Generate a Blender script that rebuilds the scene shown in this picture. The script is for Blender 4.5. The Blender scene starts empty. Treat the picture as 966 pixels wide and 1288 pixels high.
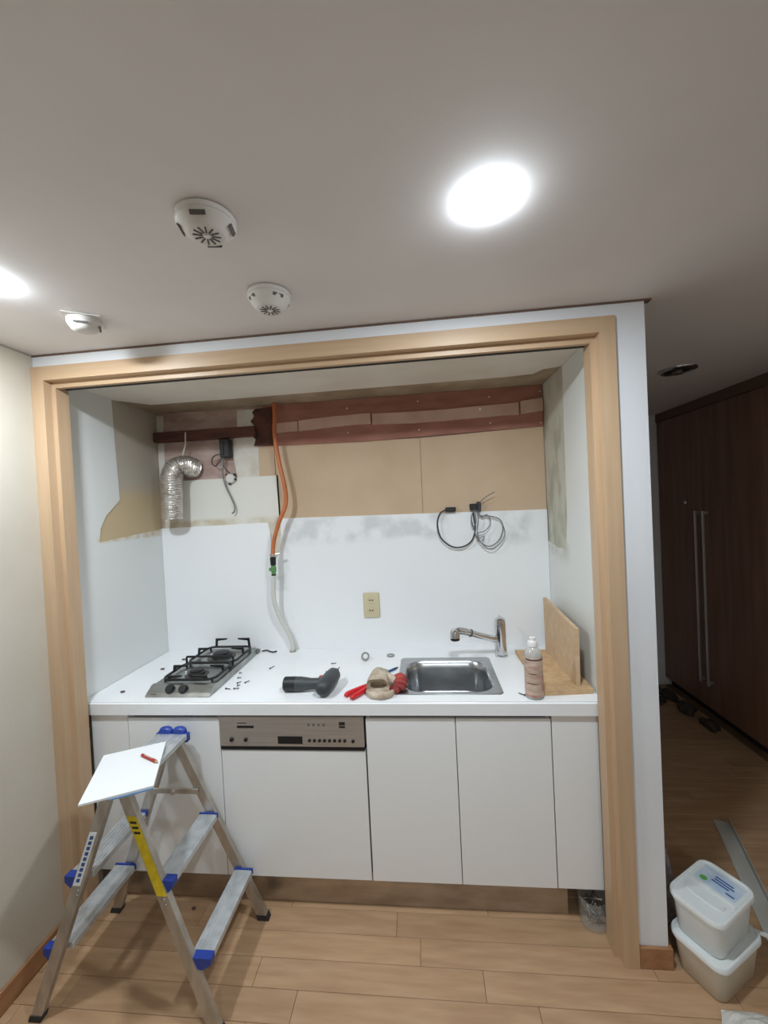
import bpy, bmesh, math, random
from mathutils import Vector, Matrix
random.seed(7)
PI = math.pi
S = bpy.context.scene
COL = S.collection

# ------------------------------------------------------------------ camera
cam_d = bpy.data.cameras.new('camera')
cam = bpy.data.objects.new('camera', cam_d); COL.objects.link(cam)
_r = Vector((0.99420775, 0.09567821, -0.04895544))
_u = Vector((0.04711461, 0.02140652, 0.99866009))
_f = Vector((-0.09659797, 0.99518212, -0.01677468))
cam.matrix_world = Matrix(((_r.x, _u.x, -_f.x, 1.4908), (_r.y, _u.y, -_f.y, -1.4444),
                           (_r.z, _u.z, -_f.z, 1.6446), (0, 0, 0, 1)))
cam_d.sensor_fit = 'VERTICAL'; cam_d.sensor_height = 24.0
cam_d.lens = 505.5 / 1288 * 24.0
cam_d.clip_start = 0.02
S.camera = cam

# ------------------------------------------------------------------ world and exposure
W = bpy.data.worlds.new('world'); S.world = W; W.use_nodes = True
W.node_tree.nodes['Background'].inputs[0].default_value = (0.5, 0.55, 0.6, 1)
W.node_tree.nodes['Background'].inputs[1].default_value = 0.02
S.view_settings.view_transform = 'Standard'
S.view_settings.look = 'None'
S.view_settings.gamma = 1.0
S.view_settings.use_curve_mapping = False
S.view_settings.exposure = 0.26
LAMP_E = 480.0        # emission of the lit ceiling lamp domes
LAMP_C = (0.825, 0.925, 1.0)

# ------------------------------------------------------------------ key dimensions
ZC = 2.2945           # ceiling
XR = 2.263            # free end of the wall
XAL, XAR = 0.010, 2.129   # alcove sides
YB = 0.7047           # alcove back wall
YC = 0.1178           # cabinet fronts
ZK = 0.8732           # worktop
ZA = 2.2245           # alcove ceiling
XCL = 3.48            # wardrobe fronts in the corridor
YE = 2.17             # corridor end
YR = -3.2             # rear of the room

# ------------------------------------------------------------------ materials
def lin(r, g, b):
    f = lambda c: (c/255/12.92) if c/255 <= 0.04045 else ((c/255+0.055)/1.055)**2.4
    return (f(r), f(g), f(b), 1.0)
MATS = {}
def mat(name, rgb, rough=0.5, metal=0.0, rgb2=None, scale=8.0, stretch=(1, 1, 1), bump=0.0, bscale=None,
        lo=0.35, hi=0.65, spec=0.5, rnd=0.0, alpha=None, trans=0.0, emit=None, coat=0.0, detail=4.0, aniso=0.0):
    m = bpy.data.materials.new(name); m.use_nodes = True
    nt = m.node_tree; b = nt.nodes['Principled BSDF']; L = nt.links.new
    b.inputs['Base Color'].default_value = lin(*rgb)
    b.inputs['Roughness'].default_value = rough
    b.inputs['Metallic'].default_value = metal
    b.inputs['Specular IOR Level'].default_value = spec
    b.inputs['Coat Weight'].default_value = coat
    b.inputs['Transmission Weight'].default_value = trans
    b.inputs['Anisotropic'].default_value = aniso
    if alpha is not None: b.inputs['Alpha'].default_value = alpha
    tc = nt.nodes.new('ShaderNodeTexCoord'); mp = nt.nodes.new('ShaderNodeMapping')
    mp.inputs['Scale'].default_value = stretch
    L(tc.outputs['Object'], mp.inputs['Vector'])
    if rnd:
        oi = nt.nodes.new('ShaderNodeObjectInfo'); mu = nt.nodes.new('ShaderNodeMath'); mu.operation = 'MULTIPLY'
        mu.inputs[1].default_value = 37.0
        L(oi.outputs['Random'], mu.inputs[0]); L(mu.outputs[0], mp.inputs['Location'])
    if rgb2 is not None:
        n = nt.nodes.new('ShaderNodeTexNoise'); n.inputs['Scale'].default_value = scale; n.inputs['Detail'].default_value = detail
        r = nt.nodes.new('ShaderNodeMapRange'); r.inputs['From Min'].default_value = lo; r.inputs['From Max'].default_value = hi
        mx = nt.nodes.new('ShaderNodeMix'); mx.data_type = 'RGBA'
        mx.inputs[6].default_value = lin(*rgb); mx.inputs[7].default_value = lin(*rgb2)
        L(mp.outputs[0], n.inputs['Vector']); L(n.outputs['Fac'], r.inputs['Value']); L(r.outputs[0], mx.inputs[0])
        out = mx.outputs[2]
        if rnd:
            hs = nt.nodes.new('ShaderNodeHueSaturation')
            mr = nt.nodes.new('ShaderNodeMapRange'); mr.inputs['To Min'].default_value = 1-rnd; mr.inputs['To Max'].default_value = 1+rnd
            L(oi.outputs['Random'], mr.inputs['Value']); L(mr.outputs[0], hs.inputs['Value']); L(out, hs.inputs['Color'])
            out = hs.outputs[0]
        L(out, b.inputs['Base Color'])
    if bump:
        n2 = nt.nodes.new('ShaderNodeTexNoise'); n2.inputs['Scale'].default_value = bscale or scale*4; n2.inputs['Detail'].default_value = 5
        bp = nt.nodes.new('ShaderNodeBump'); bp.inputs['Strength'].default_value = bump; bp.inputs['Distance'].default_value = 0.004
        L(mp.outputs[0], n2.inputs['Vector']); L(n2.outputs['Fac'], bp.inputs['Height']); L(bp.outputs[0], b.inputs['Normal'])
    if emit:
        b.inputs['Emission Color'].default_value = (*LAMP_C, 1); b.inputs['Emission Strength'].default_value = emit
    MATS[name] = m
    return m

mat('ceiling_paint', (234, 230, 229), 0.8, rgb2=(229, 225, 224), scale=3, bump=0.03, bscale=140)
mat('wallpaper_warm', (202, 194, 180), 0.75, rgb2=(194, 185, 170), scale=2.2, bump=0.15, bscale=90)
mat('wall_white', (230, 231, 234), 0.6, rgb2=(224, 225, 228), scale=2, bump=0.06, bscale=60)
mat('room_wall', (226, 221, 212), 0.8, rgb2=(220, 214, 205), scale=2)
mat('alcove_board', (228, 223, 212), 0.7, rgb2=(220, 213, 200), scale=4)
mat('bare_soffit', (176, 158, 134), 0.85, rgb2=(150, 130, 106), scale=6, bump=0.2)
mat('casing_wood', (198, 168, 136), 0.42, rgb2=(191, 160, 127), scale=5, stretch=(9, 9, 0.5), bump=0.04, bscale=20)
mat('casing_wood_h', (198, 168, 136), 0.42, rgb2=(191, 160, 127), scale=5, stretch=(0.5, 9, 9), bump=0.04, bscale=20)
mat('skirting_wood', (166, 122, 84), 0.5, rgb2=(148, 104, 70), scale=4, stretch=(6, 1, 14))
mat('plank_wood', (189, 154, 120), 0.4, rgb2=(168, 133, 100), scale=4.5, stretch=(1.1, 9, 3), rnd=0.07, bump=0.04, bscale=18, lo=0.3, hi=0.72)
mat('subfloor', (128, 98, 70), 0.8, rgb2=(112, 84, 60))
mat('white_laminate', (236, 237, 237), 0.22, rgb2=(232, 233, 233), scale=1.5, spec=0.5)
mat('worktop_white', (240, 241, 242), 0.3, rgb2=(236, 237, 238), scale=5)
mat('dark_gap', (38, 34, 32), 0.8)
mat('cabinet_edge', (170, 166, 160), 0.6)
mat('steel', (206, 202, 197), 0.4, 0.75, rgb2=(192, 188, 183), scale=4, stretch=(1, 1, 40))
mat('steel_sink', (188, 189, 190), 0.27, 1.0, rgb2=(172, 174, 176), scale=20, stretch=(1, 6, 1))
mat('steel_hob', (176, 178, 174), 0.33, 1.0, rgb2=(150, 150, 146), scale=12)
mat('kick_steel', (190, 180, 168), 0.35, 0.85, rgb2=(164, 152, 140), scale=3, stretch=(2, 1, 6))
mat('chrome', (205, 206, 208), 0.12, 1.0)
mat('aluminium', (204, 199, 191), 0.42, 0.8, rgb2=(176, 170, 160), scale=9, stretch=(3, 3, 1))
mat('aluminium_tread', (214, 217, 219), 0.4, 0.55, rgb2=(190, 194, 196), scale=26, bump=0.2, bscale=60)
mat('foil', (232, 229, 224), 0.26, 0.85, rgb2=(206, 201, 194), scale=30, bump=0.5, bscale=80)
mat('black_iron', (24, 24, 26), 0.45, spec=0.5)
mat('black_plastic', (26, 27, 30), 0.4)
mat('burner', (70, 68, 66), 0.4, 0.6)
mat('blue_plastic', (34, 62, 150), 0.4)
mat('dark_rubber', (44, 42, 42), 0.7)
mat('white_plastic', (226, 225, 222), 0.4)
mat('white_plastic_aged', (214, 210, 204), 0.5)
mat('grey_slot', (92, 88, 84), 0.7)
mat('beige_plastic', (206, 194, 160), 0.4)
mat('fibreboard', (204, 178, 150), 0.75, rgb2=(197, 170, 141), scale=5, bump=0.06, bscale=120)
mat('fibreboard_edge', (206, 178, 146), 0.8, rgb2=(196, 166, 132), scale=30)
mat('chipboard', (202, 170, 130), 0.7, rgb2=(188, 154, 114), scale=40)
mat('red_board', (170, 118, 102), 0.8, rgb2=(152, 102, 88), scale=6, stretch=(1, 1, 4), bump=0.1)
mat('paper_strip', (208, 176, 160), 0.85, rgb2=(194, 160, 143), scale=9, bump=0.2, bscale=30)
mat('torn_wood', (96, 58, 48), 0.9, rgb2=(52, 30, 26), scale=14, bump=0.8, bscale=30)
mat('beam_wood', (104, 62, 52), 0.8, rgb2=(78, 46, 40), scale=6, stretch=(1, 4, 8), bump=0.25)
mat('bare_plaster', (200, 178, 168), 0.9, rgb2=(166, 138, 128), scale=7, stretch=(0.8, 1, 2.2), bump=0.4, bscale=20)
mat('plaster_white', (222, 218, 210), 0.85, rgb2=(206, 196, 182), scale=12, bump=0.4, bscale=24)
mat('old_panel', (220, 218, 208), 0.45, rgb2=(208, 202, 184), scale=5, stretch=(1.4, 1, 2))
mat('nail_white', (240, 240, 236), 0.5)
mat('hose_orange', (200, 118, 72), 0.42, rgb2=(186, 104, 60), scale=12)
mat('hose_grey', (206, 206, 198), 0.45)
mat('valve_green', (90, 140, 84), 0.45)
mat('cable_grey', (118, 118, 120), 0.5)
mat('cable_dark', (52, 52, 54), 0.5)
mat('cable_white', (214, 206, 192), 0.5)
mat('tool_grey', (66, 70, 72), 0.5, rgb2=(58, 61, 64), scale=20)
mat('tool_dark', (30, 31, 33), 0.5)
mat('red_plastic', (206, 34, 42), 0.3)
mat('red_dull', (170, 62, 56), 0.5)
mat('glove_cotton', (206, 192, 172), 0.95, rgb2=(170, 150, 128), scale=24, bump=0.7, bscale=160)
mat('glove_rubber', (172, 66, 60), 0.7, rgb2=(128, 42, 40), scale=18, bump=0.4, bscale=60)
mat('label_sauce', (208, 188, 172), 0.35, rgb2=(182, 152, 138), scale=18, stretch=(1, 1, 3))
mat('label_pink', (176, 108, 104), 0.35, rgb2=(204, 160, 146), scale=34)
mat('label_dark', (88, 66, 58), 0.45)
mat('tub_white', (228, 231, 230), 0.32, rgb2=(220, 224, 222), scale=4)
mat('tub_beige', (204, 192, 174), 0.4, rgb2=(190, 176, 156), scale=5)
mat('label_yellow', (222, 196, 40), 0.45, rgb2=(204, 176, 30), scale=40)
mat('label_white', (228, 230, 232), 0.5)
mat('print_blue', (52, 82, 140), 0.5)
mat('label_pale', (206, 216, 226), 0.4, rgb2=(176, 196, 220), scale=18)
mat('print_pale_blue', (150, 180, 214), 0.45)
mat('print_green', (96, 172, 82), 0.5)
mat('print_black', (40, 38, 36), 0.5)
mat('melamine_board', (236, 237, 238), 0.4)
mat('blue_sheet', (120, 164, 214), 0.5)
mat('dark_walnut', (142, 106, 86), 0.38, rgb2=(122, 88, 70), scale=3, stretch=(6, 6, 0.5))
mat('wardrobe_rail', (110, 86, 72), 0.6)
mat('handle_steel', (220, 218, 214), 0.32, 0.85)
mat('cloth_white', (216, 214, 208), 0.8, rgb2=(202, 198, 190), scale=6)
mat('rubble', (70, 62, 56), 0.9, rgb2=(50, 42, 38), scale=20, bump=0.5)
mat('profile_grey', (196, 194, 186), 0.5, rgb2=(178, 174, 164), scale=6)
mat('lamp_glow', (255, 255, 255), 0.5, emit=LAMP_E)
mat('lamp_off', (120, 116, 112), 0.25, 0.6)

def glass_mat(name, rgb, alpha, rough):
    m = mat(name, rgb, rough, alpha=alpha, spec=0.6)
    return m
glass_mat('clear_plastic', (214, 218, 214), 0.13, 0.12)
glass_mat('clear_bottle', (228, 226, 220), 0.5, 0.12)
glass_mat('film_plastic', (176, 178, 184), 0.5, 0.25)

def dirty(name, base, dirt, masks, rough=0.35, nscale=7.0, thr=(0.45, 0.62), amount=0.6, stretch=(1, 1, 1), bump=0.0):
    """base colour with soiled zones; masks = [(x0,x1,z0,z1,feather)], object coordinates (metres)."""
    m = bpy.data.materials.new(name); m.use_nodes = True; nt = m.node_tree; b = nt.nodes['Principled BSDF']; L = nt.links.new
    b.inputs['Roughness'].default_value = rough
    tc = nt.nodes.new('ShaderNodeTexCoord'); sp = nt.nodes.new('ShaderNodeSeparateXYZ'); L(tc.outputs['Object'], sp.inputs[0])
    mp = nt.nodes.new('ShaderNodeMapping'); mp.inputs['Scale'].default_value = stretch; L(tc.outputs['Object'], mp.inputs[0])
    n = nt.nodes.new('ShaderNodeTexNoise'); n.inputs['Scale'].default_value = nscale; n.inputs['Detail'].default_value = 6
    L(mp.outputs[0], n.inputs['Vector'])
    nr = nt.nodes.new('ShaderNodeMapRange'); nr.inputs['From Min'].default_value = thr[0]; nr.inputs['From Max'].default_value = thr[1]
    L(n.outputs['Fac'], nr.inputs['Value'])
    def ramp(sock, a, bb):
        r = nt.nodes.new('ShaderNodeMapRange'); r.interpolation_type = 'SMOOTHSTEP'
        r.inputs['From Min'].default_value = a; r.inputs['From Max'].default_value = bb; L(sock, r.inputs['Value']); return r.outputs[0]
    def op(o, a, bb):
        q = nt.nodes.new('ShaderNodeMath'); q.operation = o
        for i, v in enumerate((a, bb)):
            if isinstance(v, (int, float)): q.inputs[i].default_value = v
            else: L(v, q.inputs[i])
        return q.outputs[0]
    tot = None
    for ax, (c0, c1, z0, z1, f) in masks:
        s = sp.outputs[ax]
        k = op('MULTIPLY', ramp(s, c0-f, c0+f), ramp(s, c1+f, c1-f))
        k = op('MULTIPLY', k, op('MULTIPLY', ramp(sp.outputs[2], z0-f, z0+f), ramp(sp.outputs[2], z1+f, z1-f)))
        tot = k if tot is None else op('MAXIMUM', tot, k)
    fac = op('MULTIPLY', op('MULTIPLY', tot, nr.outputs[0]), amount)
    mx = nt.nodes.new('ShaderNodeMix'); mx.data_type = 'RGBA'; mx.inputs[6].default_value = lin(*base); mx.inputs[7].default_value = lin(*dirt)
    L(fac, mx.inputs[0]); L(mx.outputs[2], b.inputs['Base Color'])
    if bump:
        bp = nt.nodes.new('ShaderNodeBump'); bp.inputs['Strength'].default_value = bump; bp.inputs['Distance'].default_value = 0.003
        L(n.outputs['Fac'], bp.inputs['Height']); L(bp.outputs[0], b.inputs['Normal'])
    MATS[name] = m
dirty('splash_white', (239, 240, 241), (188, 191, 191), [(0, (0.68, 1.62, 1.46, 1.60, 0.03)), (0, (1.90, 2.04, 1.42, 1.58, 0.04)), (0, (0.64, 0.74, 1.2, 1.6, 0.02))],
      rough=0.3, nscale=9, amount=0.5)
dirty('old_panel_dirty', (224, 222, 213), (176, 150, 104), [(0, (0.0, 0.72, 1.50, 1.612, 0.012)), (0, (0.655, 0.70, 1.36, 1.60, 0.008))],
      rough=0.45, nscale=11, thr=(0.35, 0.62), amount=0.55)
dirty('side_bare', (180, 171, 157), (194, 174, 140), [(1, (0.2, 0.8, 1.4, 1.78, 0.05))], rough=0.85, nscale=3, thr=(0.2, 0.45), amount=1.0, bump=0.5)
dirty('side_bare_r', (200, 197, 183), (168, 166, 147), [(1, (0.3, 0.8, 1.35, 2.2, 0.1))], rough=0.85, nscale=6, amount=0.8, stretch=(1, 2, 1), bump=0.3)
dirty('side_white', (222, 224, 222), (196, 170, 126), [(1, (0.25, 0.72, 1.535, 1.572, 0.008))], rough=0.4, nscale=22, thr=(0.35, 0.6), amount=0.7)
dirty('side_white_r', (224, 225, 221), (168, 166, 146), [(1, (0.42, 0.72, 1.36, 1.5, 0.05))], rough=0.4, nscale=10, amount=0.6)

# ------------------------------------------------------------------ mesh helpers
def B(): return bmesh.new()
def box(bm, x0, x1, y0, y1, z0, z1, bev=0.0, seg=1):
    r = bmesh.ops.create_cube(bm, size=1.0)
    vs = r['verts']
    bmesh.ops.scale(bm, vec=(x1-x0, y1-y0, z1-z0), verts=vs)
    bmesh.ops.translate(bm, vec=((x0+x1)/2, (y0+y1)/2, (z0+z1)/2), verts=vs)
    if bev:
        es = list({e for v in vs for e in v.link_edges})
        bmesh.ops.bevel(bm, geom=es, offset=bev, segments=seg, affect='EDGES', profile=0.5)
    return bm
def beam(bm, p0, p1, w, t):
    """four-sided bar p0->p1; w and t are half-extent vectors kept constant (level cut ends)."""
    p0, p1, w, t = map(Vector, (p0, p1, w, t))
    a = [bm.verts.new(p0+s*w+q*t) for s, q in ((-1, -1), (1, -1), (1, 1), (-1, 1))]
    b = [bm.verts.new(p1+s*w+q*t) for s, q in ((-1, -1), (1, -1), (1, 1), (-1, 1))]
    bm.faces.new(a[::-1]); bm.faces.new(b)
    for i in range(4): bm.faces.new((a[i], a[(i+1) % 4], b[(i+1) % 4], b[i]))
    bmesh.ops.recalc_face_normals(bm, faces=bm.faces)
    return bm
def basis(d):
    d = d.normalized(); a = Vector((0, 0, 1)) if abs(d.z) < 0.9 else Vector((1, 0, 0))
    u = d.cross(a).normalized(); return u, d.cross(u).normalized()
def tube(bm, pts, r, n=10, cap=True, rfun=None):
    pts = [Vector(p) for p in pts]
    rings = []; u = None
    for i, p in enumerate(pts):
        d = (pts[min(i+1, len(pts)-1)] - pts[max(i-1, 0)])
        if d.length < 1e-9: d = Vector((0, 0, 1))
        d.normalize()
        if u is None: u, v = basis(d)
        else:
            u = (u - d*u.dot(d)); u = u.normalized() if u.length > 1e-6 else basis(d)[0]
            v = d.cross(u).normalized()
        rr = rfun(i/(len(pts)-1)) if rfun else r
        rings.append([bm.verts.new(p + (u*math.cos(2*PI*k/n) + v*math.sin(2*PI*k/n))*rr) for k in range(n)])
    for a, b in zip(rings, rings[1:]):
        for k in range(n): bm.faces.new((a[k], a[(k+1) % n], b[(k+1) % n], b[k]))
    if cap: bm.faces.new(rings[0][::-1]); bm.faces.new(rings[-1])
    return bm
def spline(pts, m=8):
    P = [Vector(p) for p in pts]; P = [P[0]*2-P[1]] + P + [P[-1]*2-P[-2]]; out = []
    for i in range(1, len(P)-2):
        for k in range(m):
            t = k/m; a, b, c, d = P[i-1:i+3]
            out.append(0.5*((2*b)+(c-a)*t+(2*a-5*b+4*c-d)*t*t+(3*b-a-3*c+d)*t**3))
    out.append(P[-2]); return out
def lathe(bm, prof, c=(0, 0, 0), n=32, M=None):
    """prof = [(r,z)]; closed with caps if r==0."""
    c = Vector(c); rings = []
    for r, z in prof:
        if r < 1e-6: rings.append([bm.verts.new(Vector((0, 0, z)))])
        else: rings.append([bm.verts.new(Vector((r*math.cos(2*PI*k/n), r*math.sin(2*PI*k/n), z))) for k in range(n)])
    for a, b in zip(rings, rings[1:]):
        for k in range(n):
            k2 = (k+1) % n
            if len(a) == 1 and len(b) > 1: bm.faces.new((a[0], b[k2], b[k]))
            elif len(b) == 1 and len(a) > 1: bm.faces.new((a[k], a[k2], b[0]))
            elif len(a) > 1: bm.faces.new((a[k], a[k2], b[k2], b[k]))
    vs = [v for q in rings for v in q]
    if M: bmesh.ops.transform(bm, matrix=M, verts=vs)
    bmesh.ops.translate(bm, vec=c, verts=vs)
    return bm
def prism(bm, poly, fn, d0, d1):
    """poly = 2-D outline, fn(a,b,d) -> point."""
    a = [bm.verts.new(fn(p[0], p[1], d0)) for p in poly]; b = [bm.verts.new(fn(p[0], p[1], d1)) for p in poly]
    f1 = bm.faces.new(a); f2 = bm.faces.new(b[::-1]); n = len(poly); f1.normal_update(); f2.normal_update()
    for i in range(n): bm.faces.new((a[i], b[i], b[(i+1) % n], a[(i+1) % n]))
    bmesh.ops.triangulate(bm, faces=[f1, f2])
    bmesh.ops.recalc_face_normals(bm, faces=bm.faces)
    return bm
XZ = lambda a, b, d: (a, d, b)     # outline in x,z, thickness in y
YZ = lambda a, b, d: (d, a, b)
XY = lambda a, b, d: (a, b, d)
def rrect(x0, x1, y0, y1, r, n=6):
    out = []
    for cx, cy, a0 in ((x1-r, y1-r, 0), (x0+r, y1-r, PI/2), (x0+r, y0+r, PI), (x1-r, y0+r, 1.5*PI)):
        for k in range(n+1):
            a = a0 + k/n*PI/2; out.append((cx+r*math.cos(a), cy+r*math.sin(a)))
    return out
def loft(bm, rings, cap0=True, cap1=True):
    R = [[bm.verts.new(p) for p in q] for q in rings]
    for a, b in zip(R, R[1:]):
        n = len(a)
        for k in range(n): bm.faces.new((a[k], a[(k+1) % n], b[(k+1) % n], b[k]))
    if cap0: bm.faces.new(R[0][::-1])
    if cap1: bm.faces.new(R[-1])
    bmesh.ops.recalc_face_normals(bm, faces=bm.faces)
    return bm

def thing(name, loc, label, cat, group=None, rot=(0, 0, 0)):
    o = bpy.data.objects.new(name, None); COL.objects.link(o)
    o.empty_display_size = 0.05
    o.location = loc; o.rotation_euler = rot; o['label'] = label; o['category'] = cat
    if group: o['group'] = group
    return o
def obj(name, bm, m, parent=None, label=None, cat=None, group=None, kind=None, smooth=False, local=False, origin=None):
    """mesh object; geometry given in world coordinates unless local."""
    me = bpy.data.meshes.new(name)
    if not local:
        off = None
        if parent is not None:
            q = parent; off = Vector((0, 0, 0))
            while q is not None: off += Vector(q.location); q = q.parent
        elif origin is not None: off = Vector(origin)
        elif kind is None and bm.verts:
            xs = [v.co for v in bm.verts]
            off = Vector(((min(c.x for c in xs)+max(c.x for c in xs))/2, (min(c.y for c in xs)+max(c.y for c in xs))/2, min(c.z for c in xs)))
        if off is not None: bmesh.ops.translate(bm, vec=-off, verts=bm.verts)
    bm.normal_update(); bm.to_mesh(me); bm.free()
    me.materials.append(MATS[m])
    o = bpy.data.objects.new(name, me); COL.objects.link(o)
    if not local and parent is None and (origin is not None or kind is None): o.location = off
    if parent is not None: o.parent = parent
    if label: o['label'] = label
    if cat: o['category'] = cat
    if group: o['group'] = group
    if kind: o['kind'] = kind
    if smooth:
        me.polygons.foreach_set('use_smooth', [True]*len(me.polygons))
        me.set_sharp_from_angle(angle=math.radians(38))
    return o
def struct(name, bm, m, label=None):
    o = obj(name, bm, m, kind='structure'); o['label'] = label or name.replace('_', ' ')
    return o

# ================================================================== THE ROOM
bm = B(); box(bm, -0.1, 3.7, YR, YE+0.1, -0.06, -0.008); box(bm, 0, 3.6, YR, -0.80, -0.008, 0.0)
floor = struct('floor', bm, 'subfloor', 'light wood laminate floor laid in planks')
full = None; PW = 0.0935; G = 0.0006
def plank_mesh(L, w):
    b = B(); box(b, 0, L, 0, w, -0.008, 0.0, 0.0009); me = bpy.data.meshes.new('plank'); b.to_mesh(me); b.free()
    me.materials.append(MATS['plank_wood']); return me
full = plank_mesh(0.8-2*G, PW-2*G)
known = {1: 0.513, 0: 0.606, -1: 0.023, -2: 0.187}
for k in range(-9, 25):
    y0 = 0.05 + (k-1)*PW
    ph = known.get(k, random.random()*0.8)
    x = ph-0.8
    while x < 3.47:
        xa, xb = max(x, 0.0), min(x+0.8, 3.47)
        hidden = y0 > 0.2 and xb < 2.2
        if xb-xa > 0.02 and not hidden:
            me = full if xb-xa > 0.799 else plank_mesh(xb-xa-2*G, PW-2*G)
            o = bpy.data.objects.new('plank', me); COL.objects.link(o); o.parent = floor; o.location = (xa+G, y0+G, 0)
        x += 0.8

struct('ceiling', box(B(), -0.1, 3.7, YR, YE+0.1, ZC, ZC+0.08), 'ceiling_paint', 'off-white painted ceiling')
struct('wall_left', box(B(), -0.1, 0.0, YR, 0.02, 0, ZC), 'wallpaper_warm', 'warm off-white papered wall on the left')
struct('wall_rear', box(B(), -0.1, 3.7, YR-0.1, YR, 0, ZC), 'room_wall', 'plain wall behind the viewer')
struct('wall_right', box(B(), XCL+0.02, 3.7, YR, 0.55, 0, ZC), 'room_wall', 'plain wall of the room on the right')
struct('wall_corridor_end', box(B(), 2.1, 3.7, YE, YE+0.1, 0, ZC), 'wall_white', 'pale wall at the far end of the corridor')
# wall around the kitchen recess: header strip, pier on the right, recess sides and back
bm = B()
box(bm, 0.0, XR, 0.0, 0.085, 2.235, ZC-0.004)
box(bm, 2.14, XR, 0.0, 0.085, 0, 2.235)
box(bm, XAR+0.012, XR, 0.085, YE, 0, ZC-0.004)
struct('wall_front', bm, 'wall_white', 'white wall around the kitchen recess and its right pier')
alc = struct('wall_alcove', box(B(), 0.0, XAR+0.003, YB+0.012, YB+0.1, 0, ZC), 'bare_plaster', 'bare stripped back wall of the kitchen recess')
wsl = struct('wall_alcove_left', box(B(), -0.1, XAL-0.003, 0.02, YB+0.1, 0, ZC), 'side_bare', 'left side of the kitchen recess with bare patch')
wsr = struct('wall_alcove_right', box(B(), XAR+0.0032, XAR+0.0118, 0.0852, YB+0.012, 0, ZA+0.02), 'side_bare_r', 'right side of the kitchen recess with stained strip')
# white lining panels on the sides, cut back where the wall cupboard hung
obj('side_panel', prism(B(), [(0.075, 0), (YB+0.012, 0), (YB+0.012, 1.572), (0.262, 1.538), (0.272, 1.60), (0.31, 1.66), (0.36, 1.70), (0.402, 1.735), (0.392, 2.0), (0.384, ZA+0.02), (0.075, ZA+0.02)], YZ, XAL-0.0029, XAL), 'side_white', wsl)
obj('side_panel', prism(B(), [(0.085, 0), (YB+0.012, 0), (YB+0.012, 1.42), (0.56, 1.40), (0.445, 1.405), (0.42, 1.55), (0.414, 1.87), (0.404, ZA+0.02), (0.085, ZA+0.02)], YZ, XAR, XAR+0.0031), 'side_white_r', wsr)
# recess ceiling
sof = struct('ceiling_alcove', box(B(), XAL, XAR, 0.085, YB+0.012, ZA, ZC-0.004), 'bare_soffit', 'low ceiling of the kitchen recess')
obj('ceiling_board', prism(B(), [(XAL, 0.086), (XAR, 0.086), (XAR, 0.42), (2.06, 0.44), (2.03, 0.50), (1.9, 0.515), (1.2, 0.52), (0.55, 0.525), (0.12, 0.52), (0.05, 0.44), (XAL, 0.40)], XY, ZA-0.003, ZA-0.0001), 'alcove_board', sof)

# back wall, piece by piece -------------------------------------------------
def bw(name, poly, m, y0, y1, **k): return obj(name, prism(B(), poly, XZ, y0, y1), m, alc, **k)
bw('old_panel', [(XAL+0.02, 1.30), (0.712, 1.30), (0.705, 1.838), (XAL+0.02, 1.838)], 'old_panel_dirty', YB+0.004, YB+0.0119, label='older greyish white panel with brown grime')
bw('splash_panel', [(XAL+0.001, 0.84), (XAR-0.001, 0.84), (XAR-0.001, 1.583), (0.708, 1.600), (0.704, 1.44), (0.675, 1.38), (0.656, 1.36), (0.648, 1.50), (0.638, 1.580), (XAL+0.001, 1.574)], 'splash_white', YB-0.002, YB+0.0038, label='glossy white splash panel with grey smudges')
bw('fibreboard_panel', [(0.70, 1.585), (1.489, 1.568), (1.491, 1.992), (0.692, 2.004)], 'fibreboard', YB+0.004, YB+0.0119)
bw('fibreboard_panel', [(1.4915, 1.568), (XAR-0.001, 1.552), (XAR-0.001, 2.012), (1.4935, 1.992)], 'fibreboard', YB+0.004, YB+0.0119)
bw('fibreboard_strip', [(0.60, 1.80), (0.690, 1.80), (0.690, 2.02), (0.60, 2.02)], 'fibreboard', YB+0.005, YB+0.0119)
bw('mounting_board', [(0.64, 2.002), (1.2, 1.992), (XAR-0.001, 2.012), (XAR-0.001, ZA-0.001), (0.64, ZA-0.001)], 'red_board', YB-0.004, YB+0.0035)
def strip(x0, x1, z0, z1, h, dy):
    n = 10; top = []; bot = []
    for i in range(n+1):
        t = i/n; x = x0+(x1-x0)*t; z = z0+(z1-z0)*t+0.004*math.sin(7*x)
        top.append((x, z+h/2+random.uniform(-.0015, .0015))); bot.append((x, z-h/2+random.uniform(-.0015, .0015)))
    bw('paper_strip', bot+top[::-1], 'paper_strip', YB-0.004-dy, YB-0.0041)
strip(0.715, 0.835, 2.098, 2.098, 0.052, 0.009)
strip(0.842, 1.235, 2.098, 2.108, 0.056, 0.011)
strip(1.245, 2.005, 2.104, 2.104, 0.060, 0.010)
strip(2.015, 2.126, 2.108, 2.118, 0.066, 0.013)
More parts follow.
